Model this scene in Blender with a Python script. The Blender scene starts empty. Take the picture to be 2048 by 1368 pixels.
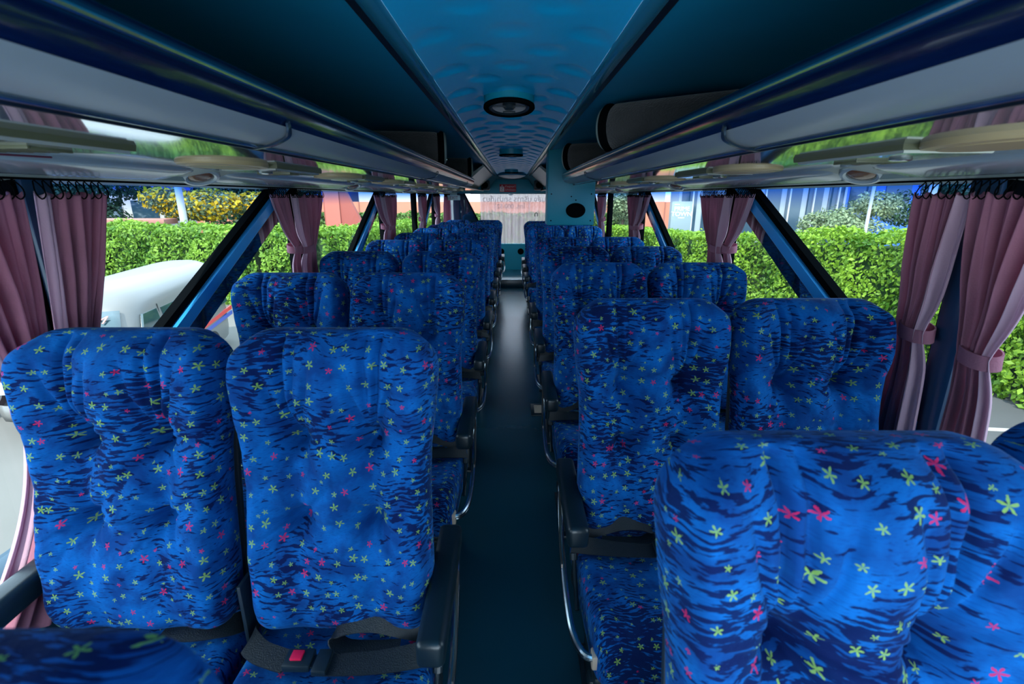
import bpy, bmesh, math, random
import numpy as np
from mathutils import Vector, Matrix
random.seed(7); rng = np.random.default_rng(11)
C = bpy.context.scene.collection
H = 1.45                      # eye height above the cabin floor; heights below are often given relative to it
R = math.radians
def floor_z(y): return 0.013 - 0.0125*(y-1.06)

# ------------------------------------------------------------------ materials
def _n(nt, t, **k):
    n = nt.nodes.new(t)
    for a, b in k.items(): setattr(n, a, b)
    return n
def mat(name, col, rough=.5, metal=0., coat=0., spec=.5, bump=0., bscale=60., trans=0., var=0., vscale=6., sheen=0.):
    m = bpy.data.materials.new(name); m.use_nodes = True; nt = m.node_tree
    p = nt.nodes['Principled BSDF']
    p.inputs['Base Color'].default_value = (*col, 1); p.inputs['Roughness'].default_value = rough
    p.inputs['Metallic'].default_value = metal; p.inputs['Coat Weight'].default_value = coat
    p.inputs['Specular IOR Level'].default_value = spec
    if sheen:
        p.inputs['Sheen Weight'].default_value = sheen
    tc = _n(nt, 'ShaderNodeTexCoord')
    if var:
        nz = _n(nt, 'ShaderNodeTexNoise'); nz.inputs['Scale'].default_value = vscale; nz.inputs['Detail'].default_value = 4
        nt.links.new(tc.outputs['Object'], nz.inputs['Vector'])
        mx = _n(nt, 'ShaderNodeMix', data_type='RGBA')
        mx.inputs['A'].default_value = (*[c*(1-var) for c in col], 1); mx.inputs['B'].default_value = (*[min(1, c*(1+var)) for c in col], 1)
        nt.links.new(nz.outputs['Fac'], mx.inputs['Factor']); nt.links.new(mx.outputs['Result'], p.inputs['Base Color'])
    if bump:
        nz = _n(nt, 'ShaderNodeTexNoise'); nz.inputs['Scale'].default_value = bscale; nz.inputs['Detail'].default_value = 3
        nt.links.new(tc.outputs['Object'], nz.inputs['Vector'])
        b = _n(nt, 'ShaderNodeBump'); b.inputs['Strength'].default_value = bump; b.inputs['Distance'].default_value = .01
        nt.links.new(nz.outputs['Fac'], b.inputs['Height']); nt.links.new(b.outputs['Normal'], p.inputs['Normal'])
    if trans:
        tr = _n(nt, 'ShaderNodeBsdfTranslucent'); tr.inputs['Color'].default_value = (*col, 1)
        ms = _n(nt, 'ShaderNodeMixShader'); ms.inputs['Fac'].default_value = trans
        nt.links.new(p.outputs['BSDF'], ms.inputs[1]); nt.links.new(tr.outputs['BSDF'], ms.inputs[2])
        nt.links.new(ms.outputs[0], nt.nodes['Material Output'].inputs['Surface'])
    return m

def fabric_mat():
    m = bpy.data.materials.new('blue_star_velour'); m.use_nodes = True; nt = m.node_tree; L = nt.links.new
    p = nt.nodes['Principled BSDF']; p.inputs['Roughness'].default_value = .9
    p.inputs['Sheen Weight'].default_value = .12; p.inputs['Sheen Roughness'].default_value = .35
    p.inputs['Sheen Tint'].default_value = (.15, .5, 1, 1); p.inputs['Specular IOR Level'].default_value = .12
    def math_(op, a, b=None, c=None):
        n = _n(nt, 'ShaderNodeMath', operation=op)
        for i, v in enumerate((a, b, c)):
            if v is None: continue
            if isinstance(v, (int, float)): n.inputs[i].default_value = v
            else: L(v, n.inputs[i])
        return n.outputs[0]
    def vec_(op, a, b):
        n = _n(nt, 'ShaderNodeVectorMath', operation=op)
        for i, v in enumerate((a, b)):
            if isinstance(v, tuple): n.inputs[i].default_value = v
            else: L(v, n.inputs[i])
        return n.outputs[0]
    def noise(v, s, d=2.):
        n = _n(nt, 'ShaderNodeTexNoise', noise_dimensions='2D'); n.inputs['Scale'].default_value = s; n.inputs['Detail'].default_value = d
        L(v, n.inputs['Vector']); return n
    def ramp(v, a, b):
        n = _n(nt, 'ShaderNodeMapRange'); n.inputs['From Min'].default_value = a; n.inputs['From Max'].default_value = b
        L(v, n.inputs['Value']); return n.outputs['Result']
    def mix(f, a, b):
        n = _n(nt, 'ShaderNodeMix', data_type='RGBA'); L(f, n.inputs['Factor'])
        for k, v in (('A', a), ('B', b)):
            if isinstance(v, tuple): n.inputs[k].default_value = (*v, 1)
            else: L(v, n.inputs[k])
        return n.outputs['Result']
    tc = _n(nt, 'ShaderNodeTexCoord'); oi = _n(nt, 'ShaderNodeObjectInfo')
    cx = _n(nt, 'ShaderNodeCombineXYZ'); L(math_('MULTIPLY', oi.outputs['Random'], 37.), cx.inputs[0]); L(math_('MULTIPLY', oi.outputs['Random'], 91.), cx.inputs[1])
    uv = vec_('ADD', tc.outputs['UV'], cx.outputs[0])
    # stars
    sv = vec_('MULTIPLY', uv, (26., 26., 1.))
    vo = _n(nt, 'ShaderNodeTexVoronoi', voronoi_dimensions='2D'); vo.inputs['Scale'].default_value = 1; vo.inputs['Randomness'].default_value = .72
    L(sv, vo.inputs['Vector'])
    d = vec_('SUBTRACT', sv, vo.outputs['Position'])
    se = _n(nt, 'ShaderNodeSeparateXYZ'); L(d, se.inputs[0]); co = _n(nt, 'ShaderNodeSeparateColor'); L(vo.outputs['Color'], co.inputs[0])
    ln = math_('SQRT', math_('ADD', math_('MULTIPLY', se.outputs[0], se.outputs[0]), math_('MULTIPLY', se.outputs[1], se.outputs[1])))
    ang = math_('ADD', math_('ARCTAN2', se.outputs[1], se.outputs[0]), math_('MULTIPLY', co.outputs[0], 6.28))
    pet = math_('MULTIPLY_ADD', math_('COSINE', math_('MULTIPLY', ang, 5.)), .12, .125)
    rad = math_('MULTIPLY', pet, math_('MULTIPLY_ADD', co.outputs[1], .75, .34))
    nzf = noise(uv, 320., 1.)
    rr = math_('ADD', ln, math_('MULTIPLY_ADD', nzf.outputs['Fac'], .16, -.08))
    star = math_('LESS_THAN', rr, rad)
    isred = math_('GREATER_THAN', co.outputs[2], .77)
    # brush streaks
    wn = noise(uv, 7., 2.)
    wv = vec_('ADD', uv, vec_('MULTIPLY', wn.outputs['Color'], (.03, .055, 0)))
    mp = _n(nt, 'ShaderNodeMapping'); mp.inputs['Rotation'].default_value = (0, 0, R(-30)); mp.inputs['Scale'].default_value = (34, 150, 1)
    L(wv, mp.inputs['Vector'])
    st = noise(mp.outputs[0], 1., 3.)
    big = noise(uv, 4.5, 2.)
    sfac = ramp(math_('MULTIPLY_ADD', big.outputs['Fac'], .8, math_('SUBTRACT', st.outputs['Fac'], .40)), .565, .615)
    md = noise(wv, 16., 4.)
    fine = noise(mp.outputs[0], 3.0, 2.)
    base = mix(ramp(md.outputs['Fac'], .35, .65), (.002, .045, .20), (.002, .112, .40))
    base = mix(math_('MULTIPLY', ramp(fine.outputs['Fac'], .52, .7), .45), base, (.002, .038, .19))
    base = mix(math_('MULTIPLY', sfac, .92), base, (.001, .006, .055))
    sc = mix(isred, (.24, .42, .09), (.55, .018, .10))
    col = mix(math_('MULTIPLY', star, .85), base, sc)
    L(col, p.inputs['Base Color'])
    b = _n(nt, 'ShaderNodeBump'); b.inputs['Strength'].default_value = .25; b.inputs['Distance'].default_value = .004
    bn = noise(uv, 90., 3.); L(bn.outputs['Fac'], b.inputs['Height']); L(b.outputs['Normal'], p.inputs['Normal'])
    return m

def glass_mat(name, col, gloss=.06, grad=None):
    m = bpy.data.materials.new(name); m.use_nodes = True; nt = m.node_tree; nt.nodes.remove(nt.nodes['Principled BSDF'])
    t = _n(nt, 'ShaderNodeBsdfTransparent'); t.inputs['Color'].default_value = (*col, 1)
    if grad:                                # tint fades with height (a shade band dyed into the glass)
        tc = _n(nt, 'ShaderNodeTexCoord'); s = _n(nt, 'ShaderNodeSeparateXYZ'); nt.links.new(tc.outputs['Object'], s.inputs[0])
        mr = _n(nt, 'ShaderNodeMapRange'); mr.inputs['From Min'].default_value = grad[0]; mr.inputs['From Max'].default_value = grad[1]
        nt.links.new(s.outputs[2], mr.inputs['Value'])
        mx = _n(nt, 'ShaderNodeMix', data_type='RGBA'); mx.inputs['A'].default_value = (1, 1, 1, 1); mx.inputs['B'].default_value = (*col, 1)
        nt.links.new(mr.outputs[0], mx.inputs['Factor']); nt.links.new(mx.outputs['Result'], t.inputs['Color'])
    g = _n(nt, 'ShaderNodeBsdfGlossy'); g.inputs['Roughness'].default_value = .02
    ms = _n(nt, 'ShaderNodeMixShader'); ms.inputs['Fac'].default_value = gloss
    nt.links.new(t.outputs[0], ms.inputs[1]); nt.links.new(g.outputs[0], ms.inputs[2])
    nt.links.new(ms.outputs[0], nt.nodes['Material Output'].inputs['Surface'])
    return m

def sheer_mat(name, col, see=.35):
    m = bpy.data.materials.new(name); m.use_nodes = True; nt = m.node_tree
    p = nt.nodes['Principled BSDF']; p.inputs['Base Color'].default_value = (*col, 1); p.inputs['Roughness'].default_value = .9
    tr = _n(nt, 'ShaderNodeBsdfTranslucent'); tr.inputs['Color'].default_value = (*col, 1)
    tp = _n(nt, 'ShaderNodeBsdfTransparent'); tp.inputs['Color'].default_value = (1, .93, .95, 1)
    a = _n(nt, 'ShaderNodeMixShader'); a.inputs['Fac'].default_value = .5
    nt.links.new(p.outputs[0], a.inputs[1]); nt.links.new(tr.outputs[0], a.inputs[2])
    b = _n(nt, 'ShaderNodeMixShader'); b.inputs['Fac'].default_value = see
    nt.links.new(a.outputs[0], b.inputs[1]); nt.links.new(tp.outputs[0], b.inputs[2])
    nt.links.new(b.outputs[0], nt.nodes['Material Output'].inputs['Surface'])
    return m

def leaf_mat(name, c1, c2, trans=.3):
    m = bpy.data.materials.new(name); m.use_nodes = True; nt = m.node_tree; L = nt.links.new
    p = nt.nodes['Principled BSDF']; p.inputs['Roughness'].default_value = .55; p.inputs['Specular IOR Level'].default_value = .3
    at = _n(nt, 'ShaderNodeAttribute'); at.attribute_name = 'tone'
    mx = _n(nt, 'ShaderNodeMix', data_type='RGBA'); mx.inputs['A'].default_value = (*c1, 1); mx.inputs['B'].default_value = (*c2, 1)
    L(at.outputs['Fac'], mx.inputs['Factor']); L(mx.outputs['Result'], p.inputs['Base Color'])
    tr = _n(nt, 'ShaderNodeBsdfTranslucent'); L(mx.outputs['Result'], tr.inputs['Color'])
    ms = _n(nt, 'ShaderNodeMixShader'); ms.inputs['Fac'].default_value = trans
    L(p.outputs[0], ms.inputs[1]); L(tr.outputs[0], ms.inputs[2]); L(ms.outputs[0], nt.nodes['Material Output'].inputs['Surface'])
    return m

MF = fabric_mat()
M_piping = mat('navy_piping', (.004, .03, .16), .7)
M_black = mat('black_plastic', (.008, .018, .026), .38, bump=.05)
M_armpad = mat('armrest_vinyl', (.005, .014, .021), .36, coat=.05, bump=.04, bscale=150)
M_shell = mat('seat_shell_plastic', (.006, .018, .032), .5)
M_rubber = mat('black_rubber', (.003, .004, .005), .8, spec=0.)
M_chrome = mat('brushed_chrome', (.55, .62, .66), .22, metal=1, var=.2, vscale=20)
M_copper = mat('copper_tinted_steel', (.55, .36, .28), .3, metal=1, var=.25, vscale=12)
M_hook = mat('dark_steel_hook', (.05, .09, .14), .25, metal=.7)
M_tan = mat('tan_plastic_cap', (.55, .43, .33), .5)
M_belt = mat('black_belt_webbing', (.005, .010, .015), .5, bump=.3, bscale=400)
M_red = mat('red_plastic', (.75, .01, .07), .4)
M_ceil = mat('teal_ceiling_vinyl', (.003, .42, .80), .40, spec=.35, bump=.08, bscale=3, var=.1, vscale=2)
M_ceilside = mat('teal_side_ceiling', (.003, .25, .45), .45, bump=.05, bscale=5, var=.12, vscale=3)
M_rail = mat('ceiling_rail_black', (.006, .010, .016), .3)
M_mould = mat('ceiling_moulding', (.02, .20, .34), .18, coat=.5)
M_navy = mat('navy_gloss_lip', (.001, .007, .040), .16, coat=.35)
M_band = mat('grey_rack_band', (.22, .27, .31), .38, bump=.04, bscale=30)
M_mirror = mat('polished_grey_panel', (.50, .55, .55), .07, metal=.75, coat=.3, bump=.015, bscale=2.5)
M_tube = mat('silver_header_cover', (.34, .42, .46), .24, metal=.25, coat=.25)
M_trim = mat('grey_green_trim', (.26, .34, .32), .4)
M_cream = mat('cream_lamp_lens', (.42, .33, .18), .4)
M_olive = mat('olive_plate_edge', (.09, .10, .055), .45)
M_plate = mat('pale_vent_plate', (.5, .55, .5), .12, metal=.4, coat=.4)
M_brown = mat('brown_lens', (.14, .065, .03), .25, coat=.5)
M_floor = mat('dark_teal_floor_vinyl', (.007, .050, .080), .24, bump=.05, bscale=12, var=.25, vscale=1.3, spec=.6)
M_wall = mat('dark_blue_wall_panel', (.012, .05, .09), .45)
M_pillar = mat('blue_pillar_vinyl', (.03, .30, .72), .22, coat=.3, bump=.06, bscale=8)
M_pillart = mat('deep_blue_pillar_trim', (.01, .05, .12), .3, coat=.1)
M_dkglass = mat('black_frit_glass', (.004, .02, .045), .04, coat=1., spec=.8)
M_frit = mat('pale_dotted_film', (.20, .42, .62), .4)
M_cur = mat('mauve_curtain_cloth', (.46, .19, .27), .85, trans=.42, bump=.2, bscale=220, var=.18, vscale=14)
M_hem = mat('pale_curtain_hem', (.60, .40, .50), .85, trans=.35, bump=.15, bscale=200)
M_sheer = sheer_mat('sheer_pink_curtain', (.80, .60, .63), .36)
M_teal = mat('teal_cabinet_paint', (.004, .24, .33), .42, bump=.03, bscale=20)
M_velour = mat('dark_grey_velour', (.055, .055, .055), .95, bump=.6, bscale=120, var=.5, vscale=9, sheen=.3)
M_disc = mat('pale_grey_disc', (.20, .27, .26), .5)
M_cone = mat('silver_speaker_cone', (.45, .45, .45), .35, metal=.4)
M_white = mat('white_plastic', (.62, .66, .66), .4)
M_greypan = mat('grey_rear_panel', (.16, .21, .21), .35, metal=.2)
M_signred = mat('red_sign', (.50, .02, .04), .5)
M_signwhite = mat('sign_white', (.8, .75, .75), .6)
M_dkred = mat('exit_lettering', (.16, .02, .05), .5)
M_ink = mat('dark_window_lettering', (.05, .03, .04), .6)
M_glass = glass_mat('window_glass', (.93, .97, .96), .03)
M_tint = glass_mat('blue_shade_band', (.10, .30, .92), .02, grad=(-.055, .03))

# ------------------------------------------------------------------ object helpers
def tag(o, label=None, cat=None, group=None, kind=None):
    for k, v in (('label', label), ('category', cat), ('group', group), ('kind', kind)):
        if v: o[k] = v
    return o
def thing(name, label, cat, loc=(0, 0, 0), rz=0, group=None):
    o = bpy.data.objects.new(name, None); C.objects.link(o); o.empty_display_size = .05
    o.location = loc; o.rotation_euler = (0, 0, rz)
    return tag(o, label, cat, group)
def link_mesh(name, me, m, parent=None, smooth=True, auto=None):
    o = bpy.data.objects.new(name, me); C.objects.link(o)
    if m: me.materials.append(m)
    if smooth:
        me.polygons.foreach_set('use_smooth', [True]*len(me.polygons))
        if auto: me.set_sharp_from_angle(angle=R(auto))
    if parent: o.parent = parent
    return o
def pyobj(name, v, f, m, parent=None, smooth=True, uv=None, auto=None):
    me = bpy.data.meshes.new(name); me.from_pydata([tuple(a) for a in v], [], [tuple(int(i) for i in a) for a in f]); 
    if uv is not None:
        ul = me.uv_layers.new(name='UVMap'); li = np.empty(len(me.loops), dtype=np.int64); me.loops.foreach_get('vertex_index', li)
        ul.data.foreach_set('uv', np.asarray(uv, dtype=np.float32)[li].ravel())
    me.update()
    return link_mesh(name, me, m, parent, smooth, auto)

class MB:
    def __init__(s): s.b = bmesh.new()
    def _join(s, t, M=None):
        if M is not None: bmesh.ops.transform(t, matrix=M, verts=t.verts)
        me = bpy.data.meshes.new('t'); t.to_mesh(me); t.free(); s.b.from_mesh(me); bpy.data.meshes.remove(me)
    def box(s, c, d, bev=0., M=None, seg=2):
        t = bmesh.new(); bmesh.ops.create_cube(t, size=1)
        for v in t.verts: v.co = Vector((v.co.x*d[0], v.co.y*d[1], v.co.z*d[2]))
        if bev: bmesh.ops.bevel(t, geom=list(t.edges), offset=bev, segments=seg, affect='EDGES', profile=.5)
        for v in t.verts: v.co += Vector(c)
        s._join(t, M); return s
    def hexa(s, p8, bev=0.):            # bottom four, top four
        t = bmesh.new(); vs = [t.verts.new(p) for p in p8]
        for f in ((0, 3, 2, 1), (4, 5, 6, 7), (0, 1, 5, 4), (1, 2, 6, 5), (2, 3, 7, 6), (3, 0, 4, 7)): t.faces.new([vs[i] for i in f])
        bmesh.ops.recalc_face_normals(t, faces=t.faces)
        if bev: bmesh.ops.bevel(t, geom=list(t.edges), offset=bev, segments=2, affect='EDGES', profile=.5)
        s._join(t); return s
    def cyl(s, p0, p1, r, n=20, r2=None):
        p0, p1 = Vector(p0), Vector(p1); d = p1-p0
        t = bmesh.new(); bmesh.ops.create_cone(t, cap_ends=True, segments=n, radius1=r, radius2=r if r2 is None else r2, depth=d.length)
        s._join(t, Matrix.Translation((p0+p1)/2) @ d.to_track_quat('Z', 'Y').to_matrix().to_4x4()); return s
    def tube(s, pts, r, n=10, smooth=0, cap=True):
        P = [Vector(p) for p in pts]
        if smooth: P = spline(P, smooth)
        t = bmesh.new(); rings = []; up = Vector((0, 0, 1))
        for i, p in enumerate(P):
            tg = (P[min(i+1, len(P)-1)]-P[max(i-1, 0)]).normalized()
            if i == 0:
                a = up.cross(tg); a = a.normalized() if a.length > .1 else Vector((1, 0, 0))
            else: a = (a - tg*a.dot(tg)).normalized()
            b = tg.cross(a)
            rad = r[min(i*len(r)//len(P), len(r)-1)] if isinstance(r, (list, tuple)) else r
            rings.append([t.verts.new(p + (a*math.cos(k*2*math.pi/n)+b*math.sin(k*2*math.pi/n))*rad) for k in range(n)])
        for u, w in zip(rings, rings[1:]):
            for k in range(n): t.faces.new((u[k], u[(k+1) % n], w[(k+1) % n], w[k]))
        if cap: t.faces.new(rings[0][::-1]); t.faces.new(rings[-1])
        s._join(t); return s
    def lathe(s, prof, n=28, M=None):
        t = bmesh.new(); rings = []
        for r, z in prof:
            rings.append([t.verts.new((r*math.cos(k*2*math.pi/n), r*math.sin(k*2*math.pi/n), z)) for k in range(n)] if r > 1e-6 else [t.verts.new((0, 0, z))])
        for u, w in zip(rings, rings[1:]):
            for k in range(n):
                a, b = u[k % len(u)], u[(k+1) % n % len(u)]; c, d = w[(k+1) % n % len(w)], w[k % len(w)]
                fs = []
                for q in (a, b, c, d):
                    if q not in fs: fs.append(q)
                if len(fs) > 2: t.faces.new(fs)
        bmesh.ops.recalc_face_normals(t, faces=t.faces)
        s._join(t, M); return s
    def prism(s, prof, y0, y1, n=1):       # closed (x,z) profile swept along y
        t = bmesh.new(); rings = []
        for i in range(n+1):
            y = y0+(y1-y0)*i/n; rings.append([t.verts.new((x, y, z)) for x, z in prof])
        m = len(prof)
        for u, w in zip(rings, rings[1:]):
            for k in range(m): t.faces.new((u[k], u[(k+1) % m], w[(k+1) % m], w[k]))
        t.faces.new(rings[0][::-1]); t.faces.new(rings[-1])
        bmesh.ops.recalc_face_normals(t, faces=t.faces)
        s._join(t); return s
    def ribbon(s, pts, wv, w, th=.0022, smooth=6):
        P = [Vector(p) for p in pts]; W = [Vector(v).normalized() for v in (wv if isinstance(wv[0], (tuple, list, Vector)) else [wv]*len(pts))]
        if smooth:
            P = spline(P, smooth); W2 = []
            for i in range(len(P)):
                f = i/(len(P)-1)*(len(W)-1); k = min(int(f), len(W)-2); W2.append(W[k].lerp(W[k+1], f-k).normalized())
            W = W2
        t = bmesh.new(); rings = []
        for i, p in enumerate(P):
            tg = (P[min(i+1, len(P)-1)]-P[max(i-1, 0)]).normalized(); a = (W[i]-tg*W[i].dot(tg)).normalized(); b = tg.cross(a)
            rings.append([t.verts.new(p+a*x*w/2+b*y*th/2) for x, y in ((-1, -1), (1, -1), (1, 1), (-1, 1))])
        for u, q in zip(rings, rings[1:]):
            for k in range(4): t.faces.new((u[k], u[(k+1) % 4], q[(k+1) % 4], q[k]))
        t.faces.new(rings[0][::-1]); t.faces.new(rings[-1]); s._join(t); return s
    def build(s, name, m, parent=None, smooth=True, auto=35, loc=None):
        me = bpy.data.meshes.new(name); bmesh.ops.recalc_face_normals(s.b, faces=s.b.faces); s.b.to_mesh(me); s.b.free()
        o = link_mesh(name, me, m, parent, smooth, auto)
        if loc: o.location = loc
        return o
def spline(P, k):
    out = []
    for i in range(len(P)-1):
        p0, p1, p2, p3 = P[max(i-1, 0)], P[i], P[i+1], P[min(i+2, len(P)-1)]
        for j in range(k):
            t = j/k; out.append(.5*((2*p1)+(p2-p0)*t+(2*p0-5*p1+4*p2-p3)*t*t+(3*p1-p0-3*p2+p3)*t**3))
    out.append(P[-1]); return out
def copy_tree(o, parent=None):
    c = o.copy(); C.objects.link(c); c.parent = parent
    for ch in [x for x in o.children]: copy_tree(ch, c)
    return c
def struct(o): return tag(o, kind='structure')
def text_obj(name, body, size, m, parent=None, mtx=None, font=None, shear=0., extrude=.001, align='CENTER', sx=1.):
    cu = bpy.data.curves.new(name, 'FONT'); cu.body = body; cu.size = size; cu.extrude = extrude; cu.align_x = align; cu.align_y = 'CENTER'; cu.shear = shear
    t = bpy.data.objects.new(name+'_tmp', cu); C.objects.link(t)
    dg = bpy.context.evaluated_depsgraph_get(); dg.update()
    me = bpy.data.meshes.new_from_object(t.evaluated_get(dg)); bpy.data.objects.remove(t); bpy.data.curves.remove(cu)
    me.name = name; me.materials.clear()
    if sx != 1.: me.transform(Matrix.Diagonal((sx, 1, 1, 1)))
    o = link_mesh(name, me, m, parent, smooth=False)
    if mtx is not None: o.matrix_local = mtx
    return o
FACE_CAM = Matrix.Rotation(R(90), 4, 'X')        # text upright, read by someone looking along +y

# ------------------------------------------------------------------ grids on a box
def box_grid(nx, ny, nz):
    idx = {}; V = []; F = []
    def g(i, j, k):
        if (i, j, k) not in idx: idx[(i, j, k)] = len(V); V.append((i/nx*2-1, j/ny*2-1, k/nz*2-1))
        return idx[(i, j, k)]
    for i in range(nx):
        for k in range(nz):
            F.append((g(i, 0, k), g(i+1, 0, k), g(i+1, 0, k+1), g(i, 0, k+1))); F.append((g(i, ny, k), g(i, ny, k+1), g(i+1, ny, k+1), g(i+1, ny, k)))
    for j in range(ny):
        for k in range(nz):
            F.append((g(0, j, k), g(0, j, k+1), g(0, j+1, k+1), g(0, j+1, k))); F.append((g(nx, j, k), g(nx, j+1, k), g(nx, j+1, k+1), g(nx, j, k+1)))
    for i in range(nx):
        for j in range(ny):
            F.append((g(i, j, 0), g(i, j+1, 0), g(i+1, j+1, 0), g(i+1, j, 0))); F.append((g(i, j, nz), g(i+1, j, nz), g(i+1, j+1, nz), g(i, j+1, nz)))
    return np.array(V), F
def round_box(P, h, r):
    h = np.array(h); p = P*h; q = np.clip(p, -(h-r), h-r); d = p-q; l = np.linalg.norm(d, axis=1, keepdims=True); l[l == 0] = 1
    return q + d/l*r
def sstep(a, b, x): t = np.clip((x-a)/(b-a), 0, 1); return t*t*(3-2*t)
def gauss(x, s): return np.exp(-(x/s)**2)

# ------------------------------------------------------------------ seat meshes
BW, BH, BT = .221, .347, .062         # half width, half height, half thickness of the backrest
def backrest_mesh():
    P, F = box_grid(116, 8, 164); p = round_box(P, (BW, BT, BH), .050)
    # rounder upper corners in outline
    Rr = .085; u = np.clip((np.abs(p[:, 0])-(BW-Rr))/Rr, 0, 1); w = np.clip((p[:, 2]-(BH-Rr))/Rr, 0, 1); both = (u > 0) & (w > 0)
    u2 = u*np.sqrt(1-w*w/2); w2 = w*np.sqrt(1-u*u/2)
    p[both, 0] = np.sign(p[both, 0])*(BW-Rr+Rr*u2[both]); p[both, 2] = BH-Rr+Rr*w2[both]
    uvx = p[:, 0].copy(); uvz = p[:, 2].copy()
    k = np.clip(p[:, 1]+BT-.01, 0, 1); ax = np.abs(p[:, 0])/BW; t = (p[:, 2]+BH)/(2*BH)
    ws = sstep(.8, 1, ax); wt = sstep(.93, 1, t)
    uvx += np.sign(p[:, 0])*k*ws; uvz += k*np.where(ws > .5, 0, 1)*wt
    sc = np.interp(t, [0, .2, .5, .62, .74, .86, .95, 1], [.895, .915, .905, .92, .97, 1.0, .99, .965])
    x = p[:, 0]*sc; z = p[:, 2]; y = p[:, 1].copy(); X = x/BW
    fr = sstep(.35, 1, -p[:, 1]/BT); back = sstep(.2, 1, p[:, 1]/BT)
    f = np.zeros_like(x)
    # side bolsters, wings and lumbar
    f += .040*np.abs(X)**2.6*np.interp(t, [0, .1, .3, .6, .72, .85, .95, 1], [.25, .6, .75, .6, .95, 1.05, .8, .45])*(1-.55*sstep(.86, 1, np.abs(X)))
    f += .022*gauss(t-.24, .2)*(1-X*X*.6) + .018*gauss(t-.86, .12)*(1-X*X*.5)
    # seams from the top to the tufts, pleats fanning above them
    for s in (-1, 1):
        xs = s*np.interp(t, [.40, .66, .8, 1.], [.080, .083, .098, .105])
        on = sstep(.645, .70, t); f -= .022*gauss(x-xs, .006)*on + .014*gauss(x-xs, .032)*on*(1-.5*sstep(.85, 1, t))
        xs2 = s*np.interp(t, [.66, .8, 1.], [.080, .076, .072]); f -= .013*gauss(x-xs2, .0055)*sstep(.68, .76, t)
        xs3 = s*np.interp(t, [.66, .8, .93], [.086, .125, .150]); f -= .014*gauss(x-xs3, .0065)*sstep(.67, .72, t)*(1-sstep(.82, .95, t))
        xs4 = s*np.interp(t, [.66, .8, .93], [.078, .047, .030]); f -= .012*gauss(x-xs4, .0065)*sstep(.67, .72, t)*(1-sstep(.82, .95, t))
        f -= .019*gauss(x-s*.080, .024)*sstep(.38, .43, t)*(1-sstep(.64, .70, t))
        f -= .010*gauss(x-s*.085, .03)*(1-sstep(.36, .44, t))
        for tx, tt, dp in ((.082, .655, .055), (.080, .405, .048)):
            dx = x-s*tx; dz = (t-tt)*2*BH; r = np.sqrt(dx*dx+dz*dz); th = np.arctan2(dz, dx*s)
            f -= dp*(.75*gauss(r, .020)+.55*gauss(r, .048))
            f -= .0065*np.cos(th*6+.7+tt*9)*r/.03*np.exp(-r/.038)
            for a in (.2, .62, 2.35, 2.8, -.45, -1.0, -2.2, -2.75, 3.2):
                e = np.abs(np.angle(np.exp(1j*(th-a)))); f -= .012*np.exp(-(e*r/.0060)**2)*sstep(.004, .02, r)*np.exp(-r/.060)*(np.cos(th-a) > 0)
    f += .016*gauss(x, .055)*sstep(.3, .5, t) + .0035*np.sin(x*38+t*9)*np.sin(t*31+x*11)+.0015*np.sin(x*70-t*40)
    y = y - f*fr
    # top rolls back, back panel is flatter
    y += .020*sstep(.90, 1, t)*fr
    y += -.010*back
    rec = R(9.5); zz = z+BH
    yb = y + .030*(t-.5)**2*4*.3
    Y = yb*math.cos(rec)+zz*math.sin(rec); Z = zz*math.cos(rec)-yb*math.sin(rec)
    me_v = np.stack([x, Y, Z], 1)
    return me_v, F, np.stack([uvx, uvz], 1), (x, t)
def make_backrest(parent, name='backrest'):
    v, F, uv, _ = backrest_mesh()
    o = pyobj(name, v, F, MF, parent, uv=uv); o.location = (0, 0, .475); return o
def cushion_obj(parent):
    P, F = box_grid(34, 34, 10); h = (.217, .245, .075); p = round_box(P, h, .045)
    t = (p[:, 1]+h[1])/(2*h[1]); top = sstep(0, 1, p[:, 2]/h[2]); X = p[:, 0]/h[0]
    uv = np.stack([p[:, 0]+np.sign(p[:, 0])*sstep(.85, 1, np.abs(X))*(h[2]-p[:, 2]), p[:, 1]-(h[2]-p[:, 2])*sstep(.1, 0, t)], 1)
    p[:, 2] += top*(.012*np.abs(X)**2-.012*gauss(t-.75, .25)*(1-X*X)+.014*gauss(t-.15, .2)) - .010*(1-t)*0
    p[:, 2] += top*.0015*np.sin(p[:, 0]*60+p[:, 1]*35)
    p[:, 0] *= 1-.05*(1-t)
    o = pyobj('seat_cushion', p, F, MF, parent, uv=uv); o.location = (0, -.165, .385); o.rotation_euler = (R(-2.5), 0, 0); return o

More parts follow.
